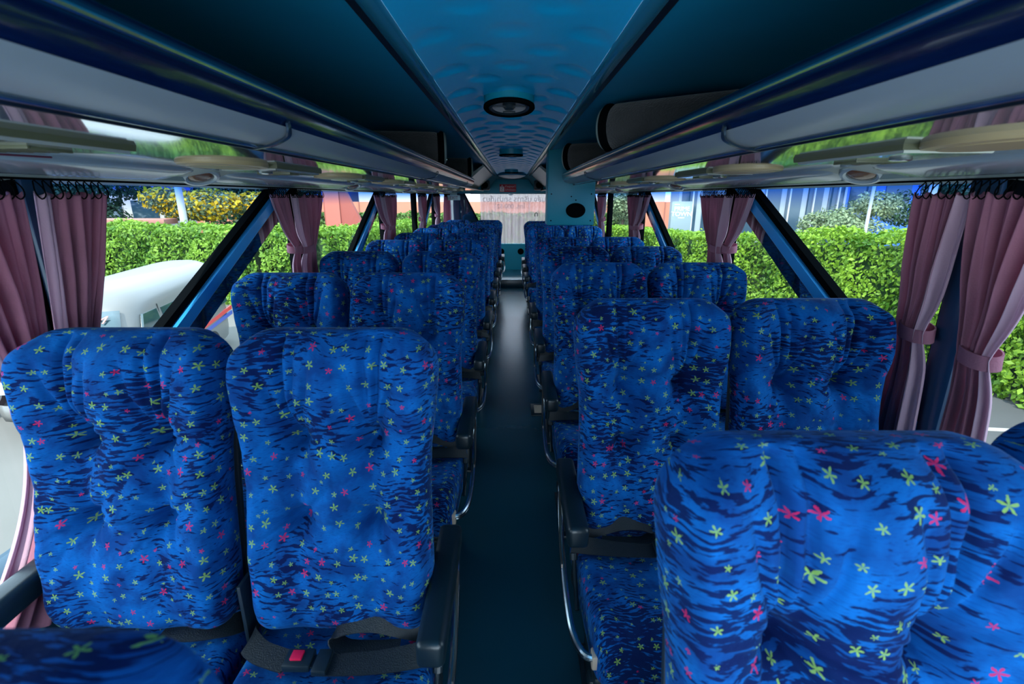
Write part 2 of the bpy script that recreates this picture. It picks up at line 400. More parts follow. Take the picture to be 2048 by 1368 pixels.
PROTO = {}
def seat_proto(side, aisle):
    """side: +1 armrest on the +x flank; aisle seats carry the chrome side frame and a lap belt."""
    root = thing('passenger_seat', 'x', 'seat')
    if 'back' in PROTO:
        b = PROTO['back'].copy(); C.objects.link(b); b.parent = root
        c = PROTO['cush'].copy(); C.objects.link(c); c.parent = root
    else:
        PROTO['back'] = make_backrest(root); PROTO['cush'] = cushion_obj(root)
        b = PROTO['back']
    # rear shell
    rec = R(9.5)
    sh = MB(); sh.box((0, .076, .32), (.38, .014, .52), .006)
    for v in sh.b.verts:
        y, z = v.co.y, v.co.z; v.co.y = y*math.cos(rec)+z*math.sin(rec)-.010; v.co.z = z*math.cos(rec)-y*math.sin(rec)+.475
    sh.build('back_shell', M_shell, root)
    # piping along the side seams of the backrest
    # base
    fr = MB(); fr.box((0, -.16, .296), (.40, .40, .03), .008); fr.box((0, -.33, .27), (.42, .04, .04), .008); fr.box((0, .02, .27), (.42, .04, .04), .008)
    fr.build('seat_frame', M_black, root)
    for s in (-1, 1):
        lg = MB(); lg.hexa([(s*.15-.02, -.30, 0), (s*.15+.02, -.30, 0), (s*.15+.02, -.02, 0), (s*.15-.02, -.02, 0),
                            (s*.15-.02, -.24, .27), (s*.15+.02, -.24, .27), (s*.15+.02, -.08, .27), (s*.15-.02, -.08, .27)], .005)
        lg.box((s*.15, -.16, .008), (.07, .34, .016), .004); lg.build('leg', M_black, root)
    # hinge cover between the seats
    if aisle: hc = MB(); hc.box((-side*.226, .03, .52), (.010, .12, .16), .004); hc.build('hinge_cover', M_shell, root)
    # armrest
    ar = MB(); t = bmesh.new(); bmesh.ops.create_cube(t, size=1)
    for v in t.verts:
        v.co = Vector((side*(.224 if aisle else .240)+v.co.x*.058, .005+v.co.y*.37, .575+v.co.z*.064+(0 if aisle else .03)))
        if v.co.y < 0: v.co.z -= .004; 
        if v.co.y > 0 and v.co.z < .575: v.co.z += .008
    bmesh.ops.bevel(t, geom=list(t.edges), offset=.014, segments=3, affect='EDGES', profile=.5); ar._join(t)
    arm = ar.build('armrest', M_armpad, root, auto=60)
    ab = MB(); ab.cyl((side*.222, .165, .575), (side*.240, .165, .575), .022, 16); ab.box((side*.228, .175, .50), (.012, .05, .18), .004)
    ab.build('pivot_bracket', M_black, arm)
    if aisle:
        sf = thing_part('side_frame', root)
        tb = MB(); tb.tube([(side*0.238, .17, .545), (side*0.246, .08, .505), (side*0.252, -.03, .455), (side*0.255, -.14, .432), (side*0.255, -.24, .418), (side*0.250, -.315, .408), (side*0.232, -.365, .402), (side*0.208, -.378, .400)], .0085, 10, 6)
        tb.tube([(side*0.242, .15, .500), (side*0.250, -.02, .428), (side*0.254, -.20, .400), (side*0.248, -.31, .388), (side*0.228, -.355, .383), (side*0.208, -.365, .382)], .007, 10, 6)
        fo = tb.build('side_frame', M_chrome, root); bpy.data.objects.remove(sf)
        st = MB(); st.ribbon([(side*0.249, .10, .530), (side*0.254, .02, .490), (side*0.259, -.07, .452), (side*0.259, -.13, .440)], (0, -.55, .83), .026, .004, 5)
        st.build('steel_strap', M_copper, fo)
        cp = MB(); cp.box((side*0.202, -.372, .391), (.022, .030, .040), .004); cp.build('end_cap', M_tan, fo)
        lv = MB(); lv.cyl((side*0.223, -.20, .36), (side*0.223, -.10, .44), .006, 10); lv.cyl((side*0.223, -.10, .44), (side*0.223, -.09, .455), .011, 10); lv.build('recline_lever', M_black, root)
        # lap belt: inner half with buckle, outer half with tongue and a loose loop of webbing
        i = -side
        bl = MB(); bl.ribbon([(i*.212, .035, .457), (i*.200, -.005, .476), (i*.165, -.035, .482), (i*.115, -.055, .485), (i*.09, -.062, .486)], (-.25*i*0, 1, .15), .048, .003, 6)
        bl.ribbon([(side*.225, -.02, .470), (side*.17, -.050, .486), (side*.10, -.066, .489), (side*.03, -.072, .490), (-side*.02, -.072, .490)], [(0, .85, .5), (0, .9, .42), (0, 1, .2), (0, 1, .1), (0, 1, .1)], .048, .003, 6)
        bl.ribbon([(side*.215, .02, .470), (side*.15, .005, .505), (side*.08, .000, .530), (side*.02, -.005, .525), (-side*.005, -.015, .505), (side*.02, -.030, .490), (side*.08, -.035, .488), (side*.14, -.032, .489)],
                  [(0, .3, 1), (0, .5, 1), (0, .8, .7), (0, 1, .3), (0, 1, 0), (0, 1, -.1), (0, 1, 0), (0, 1, 0)], .046, .003, 6)
        belt = bl.build('seat_belt', M_belt, root, loc=(0, -.055, .004))
        bk = MB(); bk.box((i*.062, -.068, .497), (.058, .044, .018), .004); bo = bk.build('buckle', M_black, belt)
        bt = MB(); bt.box((i*.066, -.066, .5075), (.024, .022, .006), .001); bt.build('release_button', M_red, belt)
        tg = MB(); tg.box((i*.012, -.072, .496), (.030, .054, .014), .003); tg.box((i*.030, -.071, .497), (.016, .030, .004), .001); tg.build('tongue', M_black, belt)
    else:
        bl = MB(); bl.ribbon([(-side*.208, .03, .457), (-side*.18, -.02, .480), (-side*.11, -.04, .486), (-side*.05, -.03, .487)], (0, 1, .15), .046, .003, 6)
        bl.ribbon([(side*.208, .03, .457), (side*.18, -.01, .478), (side*.10, -.03, .485), (side*.02, -.03, .487)], (0, 1, .15), .046, .003, 6)
        bl.build('seat_belt', M_belt, root)
    return root
def thing_part(n, parent):
    o = bpy.data.objects.new(n+'_tmp', None); return o

LX = {'la': -.405, 'lw': -.868, 'ra': .400, 'rw': .852}
protos = {'la': seat_proto(1, True), 'lw': seat_proto(-1, False), 'ra': seat_proto(-1, True), 'rw': seat_proto(1, False)}
used = set()
ORD = ['nearest', 'second', 'third', 'fourth', 'fifth', 'sixth', 'seventh', 'eighth', 'ninth', 'tenth']
def place_seat(col, y_top, label, x=None, recline=0., dz=0.):
    r = protos[col] if col not in used else copy_tree(protos[col]); used.add(col)
    y = y_top-.155; r.location = (LX[col] if x is None else x, y, floor_z(y)+dz)
    if recline:
        for ch in r.children:
            if ch.name.startswith(('backrest', 'back_shell')):
                if ch.name.startswith('backrest'): ch.rotation_euler = (R(-recline), 0, 0)
                else:
                    ch.matrix_basis = Matrix.Translation((0, 0, .475)) @ Matrix.Rotation(R(-recline), 4, 'X') @ Matrix.Translation((0, 0, -.475))
    r['label'] = label; r['group'] = 'blue star-patterned passenger seats'
    return r
def ordinal(i): return ORD[i]
left_rows = [1.075 + .893*i for i in range(9)]
for i, y in enumerate(left_rows):
    place_seat('la', y, f'blue star-patterned aisle seat left of the aisle, {ORD[i+1]} row from the camera', x=-.385 if i == 0 else -.405+(.03 if i == 8 else 0))
    place_seat('lw', y, f'blue star-patterned window seat on the left, {ORD[i+1]} row from the camera' if i else 'blue star-patterned window seat at far left, big and whole in view', x=-.842 if i == 0 else None)
place_seat('la', .245, 'blurred blue seat top cut off at the bottom left corner', recline=2)
right_rows = [1.425, 2.31, 3.185, 4.08, 6.0, 6.83, 7.71]
for i, y in enumerate(right_rows):
    place_seat('ra', y, f'blue star-patterned aisle seat right of the aisle, {ORD[i+1]} row from the camera')
    place_seat('rw', y, f'blue star-patterned window seat on the right, {ORD[i+1]} row from the camera')
place_seat('ra', .545, 'huge blue star-patterned seat in the bottom right foreground', recline=2, x=.398)
place_seat('rw', .585, 'sliver of blue seat at the right edge beside the huge foreground seat', recline=2, x=.853)

# ------------------------------------------------------------------ cabin shell
YF, YR = -1.15, 9.68
W = 1.22
def band(name, y0, y1, pts, m): return MB().prism(pts, y0, y1).build(name, m)
# floor (slopes gently down towards the rear)
fl = MB(); fl.hexa([(-W, YF, floor_z(YF)-.05), (W, YF, floor_z(YF)-.05), (W, YR, floor_z(YR)-.05), (-W, YR, floor_z(YR)-.05), (-W, YF, floor_z(YF)), (W, YF, floor_z(YF)), (W, YR, floor_z(YR)), (-W, YR, floor_z(YR))])
struct(fl.build('floor', M_floor, smooth=False))
stp = MB(); stp.box((0, 9.05, floor_z(8.5)+.075), (2*W-.04, 1.22, .15), .012); struct(stp.build('trim_1', M_floor))
nos = MB(); nos.box((0, 8.437, floor_z(8.5)+.150), (2*W-.06, .03, .014), .004); struct(nos.build('trim_2', M_chrome))
SILL = H-.86
for s, nm in ((-1, 'left'), (1, 'right')):
    w = MB(); w.hexa([(s*W, YF, -.3), (s*(W+.06), YF, -.3), (s*(W+.06), YR+.06, -.3), (s*W, YR+.06, -.3), (s*W, YF, SILL), (s*(W+.06), YF, SILL), (s*(W+.06), YR+.06, SILL), (s*W, YR+.06, SILL)])
    w.box((s*(W+.03), (YF+YR)/2, H+.24), (.06, YR-YF+.06, .40))
    struct(w.build('wall_'+nm, M_wall, smooth=False))
    sl = MB(); sl.box((s*(W-.012), (YF+YR)/2, SILL+.008), (.07, YR-YF, .022), .006); struct(sl.build(f'trim_{3 if s < 0 else 4}', M_wall))
# ceiling: dimpled centre duct, mouldings, black rails, vaulted sides
CZ = H+.385
nx, ny = 72, 900
xs = np.linspace(-.255, .255, nx+1); ys = np.linspace(YF, YR+.03, ny+1)
Xg, Yg = np.meshgrid(xs, ys); Zg = CZ+.012 - .030*np.abs(Xg/.255)**4
Zg = Zg - .004*np.sin(Yg*2.1+1)*np.cos(Xg*6)
row = .175
for r in range(int((9.4-YF)/row)):
    yc = YF+.1+r*row
    for c in range(-2, 3):
        xc = c*.2+(.1 if r % 2 else 0)
        if abs(xc) > .23: continue
        q = ((Xg-xc)/.050)**2+((Yg-yc)/.050)**2; Zg = Zg+(.004+.008*float(sstep(1.2, 2.6, yc)))*np.exp(-q**2.2)
vv = np.stack([Xg.ravel(), Yg.ravel(), Zg.ravel()], 1)
ff = [(j*(nx+1)+i, (j+1)*(nx+1)+i, (j+1)*(nx+1)+i+1, j*(nx+1)+i+1) for j in range(ny) for i in range(nx)]
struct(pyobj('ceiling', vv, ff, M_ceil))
for s in (-1, 1):
    a = MB(); a.prism([(s*.252, CZ-.012), (s*.262, CZ-.030), (s*.280, CZ-.034), (s*.300, CZ-.026), (s*.303, CZ+.02), (s*.252, CZ+.02)], YF, YR, 4)
    struct(a.build('trim_%d' % (5 if s < 0 else 6), M_mould))
    a = MB(); a.prism([(s*.303, CZ-.012), (s*.328, CZ-.016), (s*.333, CZ+.02), (s*.303, CZ+.02)], YF, YR, 4)
    struct(a.build('trim_%d' % (7 if s < 0 else 8), M_rail))
    pr = [(.331, -.012), (.50, .010), (.75, .020), (.95, -.005), (1.10, -.07), (1.19, -.17), (1.22, -.26)]
    pr = [(s*x, CZ+z) for x, z in pr]; up = [(x, z+.03) for x, z in pr][::-1]
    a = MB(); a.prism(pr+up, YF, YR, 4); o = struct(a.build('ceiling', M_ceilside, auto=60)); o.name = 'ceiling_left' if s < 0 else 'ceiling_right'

# ------------------------------------------------------------------ luggage racks
RACK_END = {-1: 5.42, 1: 4.10}
def P_(s, pts): return [(s*x, H+z) for x, z in pts]
for s, nm in ((-1, 'left'), (1, 'right')):
    ye = RACK_END[s]
    rk = thing('luggage_rack', f'long navy and grey luggage rack along the {nm} side', 'luggage rack', (0, 0, 0), 0, 'overhead luggage racks')
    a = MB(); a.prism(P_(s, [(.412, .186), (.402, .180), (.396, .166), (.397, .150), (.402, .130), (.408, .120), (.425, .122), (.425, .170), (.50, .168), (1.2, .155), (1.2, .170), (.45, .186)]), YF, ye, 6)
    lip = a.build('rack_lip', M_navy, rk)
    a = MB(); a.prism(P_(s, [(.4065, .120), (.418, .110), (.445, .1015), (.48, .0985), (.515, .098), (.515, .112), (.45, .116), (.425, .121)]), YF, ye, 6)
    bd = a.build('rack_band', M_band, rk)
    a = MB(); a.tube([(s*.503, YF, H+.0965), (s*.503, ye, H+.0965)], .005, 10); a.build('band_bead', M_chrome, bd)
    a = MB(); a.tube([(s*.3965, YF, H+.163), (s*.3965, ye, H+.163)], .0045, 10); a.build('lip_bead', M_chrome, lip)
    # nose that closes the rack end
    a = MB(); q = P_(s, [(.405, .180), (.397, .150), (.410, .115), (.47, .098), (.515, .098)]); q2 = P_(s, [(.47, .150), (.47, .140), (.48, .125), (.52, .110), (.56, .102)])
    t = bmesh.new(); A = [t.verts.new((x, ye, z)) for x, z in q]; B = [t.verts.new((x, ye+.16, z)) for x, z in q2]; top = t.verts.new((s*.75, ye, H+.17)); tb = t.verts.new((s*.75, ye+.16, H+.15))
    for i in range(4): t.faces.new((A[i], A[i+1], B[i+1], B[i]))
    t.faces.new((A[0], B[0], tb, top)); t.faces.new((B[0], B[1], B[2], B[3], B[4], tb)); a._join(t)
    a.build('rack_nose', M_band, rk)
    for k, yb in enumerate([.98+1.86*i + (.05 if s > 0 else 0) for i in range(3)]):
        if yb > ye: continue
        a = MB(); a.ribbon([(s*.4005, yb-.03, H+.128), (s*.404, yb-.02, H+.115), (s*.418, yb, H+.1045), (s*.46, yb+.03, H+.0945), (s*.515, yb+.07, H+.0915)], (0, 1, 0), .010, .004, 6)
        a.build('bracket', M_hook, rk)
    # groove, polished underside and header run the whole way to the rear
    a = MB(); a.prism(P_(s, [(.513, .099), (.520, .090), (.530, .091), (.535, .104), (.52, .112)]), YF, 9.3, 2); struct(a.build('trim_%d' % (9 if s < 0 else 10), M_rail))
    a = MB(); a.prism(P_(s, [(.533, .0955), (.60, .0925), (.75, .0895), (.90, .0865), (.985, .0835), (.985, .10), (.60, .112), (.535, .112)]), YF, 9.3, 8)
    struct(a.build('trim_%d' % (11 if s < 0 else 12), M_mirror, auto=20))
    a = MB(); a.prism(P_(s, [(.983, .088), (1.0, .0815), (1.09, .062), (1.099, .049), (1.11, .0465), (1.22, .033), (1.22, .10), (.99, .10)]), YF, YR, 2)
    struct(a.build('trim_%d' % (13 if s < 0 else 14), M_trim))
# header covers between the round outlets
n_tr = 15
JO = {-1: [-.2, 1.76, 3.42, 5.2, 7.0, 8.9], 1: [-.3, 1.57, 3.32, 5.1, 6.9, 8.9]}
for s in (-1, 1):
    for y0, y1 in zip(JO[s], JO[s][1:]):
        a = MB(); t = bmesh.new(); rings = []
        prof = [(.992, .086), (1.000, .074), (1.028, .0625), (1.060, .0555), (1.085, .0495), (1.098, .0475), (1.104, .052), (1.104, .07), (1.0, .088)]
        yy = [y0+.10, y0+.115, y0+.15, y0+.21, y1-.21, y1-.15, y1-.115, y1-.10]; sc_ = [.05, .55, .9, 1, 1, .9, .55, .05]
        for y, k in zip(yy, sc_): rings.append([t.verts.new((s*(1.07+(x-1.07)*(.55+.45*k)), y, H+.075+(z-.075)*k)) for x, z in prof])
        m_ = len(prof)
        for u, w in zip(rings, rings[1:]):
            for k in range(m_): t.faces.new((u[k], u[(k+1) % m_], w[(k+1) % m_], w[k]))
        t.faces.new(rings[0]); t.faces.new(rings[-1]); a._join(t)
        struct(a.build('trim_%d' % n_tr, M_tube, auto=50)); n_tr += 1
    for i, y in enumerate(JO[s][1:-1]):
        sd = 'left' if s < 0 else 'right'
        o = thing('reading_light', f'{["nearest", "second", "third", "farthest"][i]} oval brown reading light in the {sd} window header', 'light', (s*1.06, y, H+.060), 0, 'oval lights in the window headers')
        tilt = Matrix.Translation((0, 0, .004)) @ Vector((-s*.34, -.30, -1)).to_track_quat('Z', 'Y').to_matrix().to_4x4()
        a = MB(); a.lathe([(.060, -.012), (.060, .0), (.056, .006), (.047, .008), (.040, .004), (.040, -.01)], 32, tilt); a.build('bezel', M_tube, o)
        a = MB(); a.lathe([(0, .006), (.02, .005), (.034, .003), (.040, -.002), (.040, -.01)], 28, tilt); a.build('lens', M_brown, o)
# reading-lamp and air-vent plates under the racks
def vent_unit(s, ytip, label):
    o = thing('air_vent_panel', label, 'vent', (s*.80, ytip, H+.0885), 0, 'vent panels under the luggage racks')
    # plate: straight inner edge, bowed outer edge, pointed far end
    out = [(-.10, -.36), (-.10, 0), (-.03, -.015), (.035, -.06), (.075, -.12), (.092, -.19), (.092, -.28), (.08, -.36)]
    def slab(pts, z0, z1):
        a = MB(); t = bmesh.new(); b = [t.verts.new((s*x, y, z0)) for x, y in pts]; c = [t.verts.new((s*x*.97, y*.99, z1)) for x, y in pts]
        n = len(pts); t.faces.new(b); t.faces.new(c)
        for k in range(n): t.faces.new((b[k], b[(k+1) % n], c[(k+1) % n], c[k]))
        bmesh.ops.recalc_face_normals(t, faces=t.faces); a._join(t); return a
    rim = slab(out, .004, -.008).build('plate_rim', M_olive, o, auto=20)
    pl = slab([(x*.93+.002, y*.96-.006) for x, y in out], -.007, -.013).build('vent_plate', M_plate, o, auto=20)
    g = MB()
    for k in range(6): g.box((s*(-.045+.022*k*.9), -.125, -.014), (.007, .085-.006*k, .008), .001)
    g.box((s*-.0, -.17, -.0145), (.11, .006, .007), .001); g.build('grille', M_olive, pl)
    g = MB(); g.lathe([(.019, -.011), (.021, -.017), (.014, -.020), (0, -.018)], 20, Matrix.Translation((s*.0, -.225, 0))); g.build('lamp_button', M_chrome, pl)
    d = MB(); d.lathe([(.150, .004), (.150, -.005), (.146, -.009), (.12, -.0105), (.118, -.012), (.0, -.013)], 40, Matrix.Translation((s*-.005, -.47, 0)) @ Matrix.Diagonal((.66, 1, 1, 1))); d.build('lamp_lens', M_cream, o)
for s, sd, y0 in ((-1, 'left', .98), (1, 'right', 1.30)):
    for k in range(8):
        vent_unit(s, y0+.93*k, f'{ORD[k]} cream-lensed vent panel from the camera under the {sd} rack' if k else f'largest cream-lensed vent panel, under the near end of the {sd} rack')

# ------------------------------------------------------------------ windows, pillars
def zq(s, x, pts, th, name, m, parent=None):       # thick plate in the window plane, pts are (y, rel z)
    a = MB(); t = bmesh.new(); b = [t.verts.new((s*x, y, H+z)) for y, z in pts]; c = [t.verts.new((s*(x+th), y, H+z)) for y, z in pts]; n = len(pts)
    t.faces.new(b); t.faces.new(c)
    for k in range(n): t.faces.new((b[k], b[(k+1) % n], c[(k+1) % n], c[k]))
    bmesh.ops.recalc_face_normals(t, faces=t.faces); a._join(t); return a.build(name, m, parent, smooth=False)
wn = 1
VP = [1.265, 2.76, 4.68, 6.20, 7.75]
ZB, ZT = -.85, .04
for s, sd in ((-1, 'left'), (1, 'right')):
    ed = [YF]+VP+[YR]
    for y0, y1 in zip(ed, ed[1:]):
        if y1 < 1.31: pass
        me = bpy.data.meshes.new('window'); me.from_pydata([(s*(W+.02), y0, H+ZB), (s*(W+.02), y1, H+ZB), (s*(W+.02), y1, H+ZT+.02), (s*(W+.02), y0, H+ZT+.02)], [], [(0, 1, 2, 3)])
        wo = struct(link_mesh(f'window_{wn}', me, M_glass, smooth=False)); wn += 1
        me = bpy.data.meshes.new('shade_band'); me.from_pydata([(s*(W+.012), y0, -.08), (s*(W+.012), y1, -.08), (s*(W+.012), y1, ZT+.02), (s*(W+.012), y0, ZT+.02)], [], [(0, 1, 2, 3)])
        b = link_mesh('shade_band', me, M_tint, wo, smooth=False); b.location = (0, 0, H)
    # upright posts
    for i, y in enumerate(VP):
        wd = .085 if i == 0 else .05
        pt = thing('window_post', f'{ORD[i]} upright post between the {sd} windows', 'post', (s*1.19, y, SILL), 0, 'upright window posts')
        a = MB(); a.box((0, 0, .45), (.05, wd, .92), .008); a.build('post_core', M_pillart if i == 0 else M_rubber, pt)
        for e in (-1, 1):
            a = MB(); a.box((s*.012, e*(wd/2+.006), .45), (.05, .016, .92), .005); a.build('rubber_edge', M_rubber, pt)
    # slanted braces
    for i, y in enumerate((2.47, 4.46, 7.45)):
        k = 1.98; ZK = -.62; f = lambda dy, z: (y+dy+k*(max(z, ZK)-.01), z); q4 = lambda d0, d1: [f(d0, ZB), f(d1, ZB), f(d1, ZK), f(d1, ZT), f(d0, ZT), f(d0, ZK)]
        pt = thing('slanted_pillar', f'{["nearest", "middle", "farthest"][i]} slanted blue brace across the {sd} windows', 'pillar', (0, 0, 0), 0, 'slanted pillars across the windows')
        x0 = 1.165
        zq(s, x0+.02, q4(0, .075), .035, 'rubber_edge', M_rubber, pt)
        zq(s, x0, q4(.06, .155), .055, 'pillar_cover', M_pillar, pt)
        zq(s, x0+.012, q4(.150, .185), .04, 'dotted_strip', M_frit, pt)
        zq(s, x0+.045, q4(.18, .40), .008, 'dark_glass', M_dkglass, pt)

# ------------------------------------------------------------------ curtains
def curtain(s, top, tie, bot, ztie, zbot, label, folds=7, fl=.8, nar=1.25, name='curtain', hem=1, ztop=.012, x0=1.135, amp=.022, seed=0, lean=0.):
    """top/tie/bot: (y0, y1) spans; ztie None for a straight hang. hem: which edge carries the pale stitched hem (0 = first, 1 = last)."""
    rg = np.random.default_rng(seed+3)
    root = thing(name, label, 'curtain', (0, 0, 0), 0, 'mauve window curtains')
    nu, nv = 110, 70
    u = np.linspace(0, 1, nu+1); v = np.linspace(0, 1, nv+1)
    ph = rg.random(6)*6.28
    V = np.zeros((nv+1, nu+1, 3))
    zt = ztop
    for j, vv in enumerate(v):
        z = zt+(zbot-zt)*vv
        if ztie is None: a0, a1 = np.interp(vv, [0, 1], [top[0], bot[0]]), np.interp(vv, [0, 1], [top[1], bot[1]]); g = 0.
        else:
            ft = (ztie-zt)/(zbot-zt)
            if vv < ft:
                q = vv/ft; e = q**nar; a0 = top[0]+(tie[0]-top[0])*e; a1 = top[1]+(tie[1]-top[1])*e
            else:
                q = (vv-ft)/(1-ft); e = q**fl; a0 = tie[0]+(bot[0]-tie[0])*e; a1 = tie[1]+(bot[1]-tie[1])*e
            g = math.exp(-((vv-ft)/.07)**2)
        yy = a0+(a1-a0)*u
        fold = np.sin(u*folds*6.283+ph[0]+.5*np.sin(vv*3+ph[1]))+.45*np.sin(u*folds*2.3*6.283+ph[2]+vv*1.5)+.3*np.sin(u*folds*.5*6.283+ph[3])
        hemw = (1-sstep(.0, .22, u)) if hem == 0 else (sstep(.78, 1, u) if hem == 1 else 0*u)
        xx = x0+amp*fold*(1-.45*g)*(1-.8*hemw)*min(1, .45+vv*2.5)*(.5+.5*min(1., abs(a1-a0)/.2)) - .02*g
        V[j, :, 0] = s*np.minimum(xx, 1.178); V[j, :, 1] = yy; V[j, :, 2] = H+z-(.010*np.abs(np.sin(u*9*3.14))*(vv < .001))
    idx = lambda j, i: j*(nu+1)+i
    cut = int(nu*.80) if hem == 1 else (int(nu*.20) if hem == 0 else -1)
    def part(nm, i0, i1, m, par):
        vs = V[:, i0:i1+1].reshape(-1, 3); w = i1-i0+1
        fs = [(j*w+i, j*w+i+1, (j+1)*w+i+1, (j+1)*w+i) for j in range(nv) for i in range(w-1)]
        o = pyobj(nm, vs, fs, m, par); md = o.modifiers.new('cloth', 'SOLIDIFY'); md.thickness = .0025; return o
    if hem == 1: cl = part('cloth', 0, cut, M_cur, root); part('hem', cut, nu, M_hem, cl)
    elif hem == 0: cl = part('cloth', cut, nu, M_cur, root); part('hem', 0, cut, M_hem, cl)
    else: cl = part('cloth', 0, nu, M_cur, root)
    if ztie is not None:
        mn = (tie[0]+tie[1])/2; hw = abs(tie[1]-tie[0])/2+.004
        a = MB(); pts = [(s*(x0-.004+.034*math.cos(t)), mn+hw*math.sin(t), H+ztie+.008*math.sin(t*1+.5)) for t in np.linspace(0, 6.283, 25)]
        a.ribbon(pts, (0, .1, 1), .036, .004, 0); a.build('tieback', M_cur, root)
    # hooks
    a = MB(); n = max(4, int(abs(top[1]-top[0])/.022))
    for i in range(n):
        y = top[0]+(top[1]-top[0])*(i+.5)/n; j = rg.random()*.006
        a.tube([(s*(x0+.004), y, H+.0385), (s*(x0-.006), y+.004+j, H+.022), (s*(x0-.012), y+.006, H+.004), (s*(x0-.008), y-.003, H-.006), (s*(x0-.002), y-.006-j, H+.010), (s*(x0+.004), y-.002, H+.036)], .0017, 5, 3)
    a.build('hooks', M_rubber, root)
    return root
for s, sd in ((-1, 'left'), (1, 'right')):
    curtain(s, (1.215, 1.43) if s < 0 else (1.255, 1.43), (1.155, 1.215) if s < 0 else (1.28, 1.365), (1.14, 1.30) if s < 0 else (1.24, 1.40), -.50 if s < 0 else -.36, -.92, f'mauve curtain behind the nearest {sd} window post, gathered by a tieback', 5, nar=1. if s < 0 else 1.25, hem=0 if s > 0 else 0, seed=1+s)
    curtain(s, (.90, 1.185) if s < 0 else (1.02, 1.262), (1.03, 1.115) if s < 0 else (1.085, 1.165), (.72, 1.07) if s < 0 else (1.02, 1.175), -.46 if s < 0 else -.37, -.98, f'mauve curtain in front of the nearest {sd} window post, swept back and tied', 5, fl=2.2 if s < 0 else .8, hem=0, seed=5+s)
    curtain(s, (2.62, 3.06), (2.66, 2.80), (2.62, 2.84), -.27, -.80, f'mauve curtain beside the second {sd} window post, with a pale hem', 5, hem=0, seed=9+s)
    curtain(s, (2.42, 2.62), (2.58, 2.65), (2.56, 2.66), -.26, -.80, f'short mauve curtain edge tucked behind the nearest slanted {sd} brace', 4, hem=0, seed=13+s, x0=1.15, amp=.014)
    curtain(s, (4.40, 5.00), (4.55, 4.75), (4.50, 4.80), -.27, -.80, f'mauve curtain beside the third {sd} window post', 6, hem=0, seed=17+s)
    curtain(s, (4.25, 4.42), (4.50, 4.56), (4.46, 4.56), -.26, -.80, f'mauve curtain edge behind the middle slanted {sd} brace', 4, hem=0, seed=21+s, x0=1.15, amp=.014)
    curtain(s, (6.15, 6.75), (6.20, 6.45), (6.20, 6.5), -.27, -.80, f'mauve curtain beside the fourth {sd} window post', 6, hem=0, seed=25+s)
    curtain(s, (7.35, 8.00), (7.55, 7.75), (7.5, 7.8), -.27, -.80, f'mauve curtain beside the fifth {sd} window post', 6, hem=0, seed=29+s)
    curtain(s, (8.55, 9.40), None, (8.6, 9.35), None, -.75, f'straight mauve curtain in the rearmost {sd} window', 6, hem=1, seed=33+s)
    tk = MB(); tk.box((s*1.143, (YF+YR)/2, H+.0405), (.010, YR-YF-.1, .005), .001)
    tag(tk.build('curtain_track', M_rubber), f'black curtain track above the {sd} windows', 'curtain track')

# ------------------------------------------------------------------ rear end
rw = MB()
rw.hexa([(-W, YR, floor_z(YR)-.05), (W, YR, floor_z(YR)-.05), (W, YR+.06, floor_z(YR)-.05), (-W, YR+.06, floor_z(YR)-.05), (-W, YR, H-.88), (W, YR, H-.88), (W, YR+.06, H-.88), (-W, YR+.06, H-.88)])
rw.box((0, YR+.03, H+.24), (2*W, .06, .38))
struct(rw.build('wall_rear', M_teal, smooth=False))
me = bpy.data.meshes.new('window'); me.from_pydata([(-W, YR+.03, H-.88), (W, YR+.03, H-.88), (W, YR+.03, H+.05), (-W, YR+.03, H+.05)], [], [(0, 1, 2, 3)])
rwin = struct(link_mesh(f'window_{wn}', me, M_glass, smooth=False))
for s, sd in ((-1, 'left'), (1, 'right')):
    a = MB(); t = bmesh.new()
    b = [(s*1.20, .05), (s*.90, .05), (s*.47, -.80), (s*.47, -.88), (s*1.20, -.88)]
    f = [t.verts.new((x, YR-.03, H+z)) for x, z in b]; g = [t.verts.new((x, YR, H+z)) for x, z in b]
    t.faces.new(f); t.faces.new(g)
    for k in range(5): t.faces.new((f[k], f[(k+1) % 5], g[(k+1) % 5], g[k]))
    a._join(t); q = tag(a.build('rear_pillar', M_dkglass, smooth=False), f'dark glossy slanted corner pillar at the rear {sd} of the cabin', 'pillar')
    a = MB(); a.tube([(s*.90, YR-.035, H+.05), (s*.47, YR-.035, H-.80)], .014, 8); a.build('rubber_edge', M_rubber, q)
# sheer curtain over the rear window
nu, nv = 260, 30; V = []
for j in range(nv+1):
    for i in range(nu+1):
        u = i/nu; v = j/nv; x = -.60+1.74*u
        V.append((x+.004*math.sin(v*3+u*40), YR-.10+.022*math.sin(u*46*6.283*.5+.6*math.sin(v*2.5+u*9))+.016*math.sin(u*83+1.3), H+.045-.91*v))
o = pyobj('rear_curtain', V, [(j*(nu+1)+i, j*(nu+1)+i+1, (j+1)*(nu+1)+i+1, (j+1)*(nu+1)+i) for j in range(nv) for i in range(nu)], M_sheer)
rc = tag(o, 'sheer pale pink curtain drawn across the rear window', 'curtain')
tr = MB(); tr.box((.2, YR-.10, H+.052), (1.95, .03, .016), .004); tr.build('heading_rail', M_trim, rc)
a = MB(); a.tube([(.43, YR-.15, H-.36), (.43, YR-.15, H-.315), (.455, YR-.15, H-.295), (.48, YR-.15, H-.315), (.48, YR-.15, H-.36)], .007, 8, 5)
tag(a.build('hanging_loop', M_black), 'small dark looped handle in front of the rear curtain', 'handle')  # grab handle; the loop stands free of curtain and wall
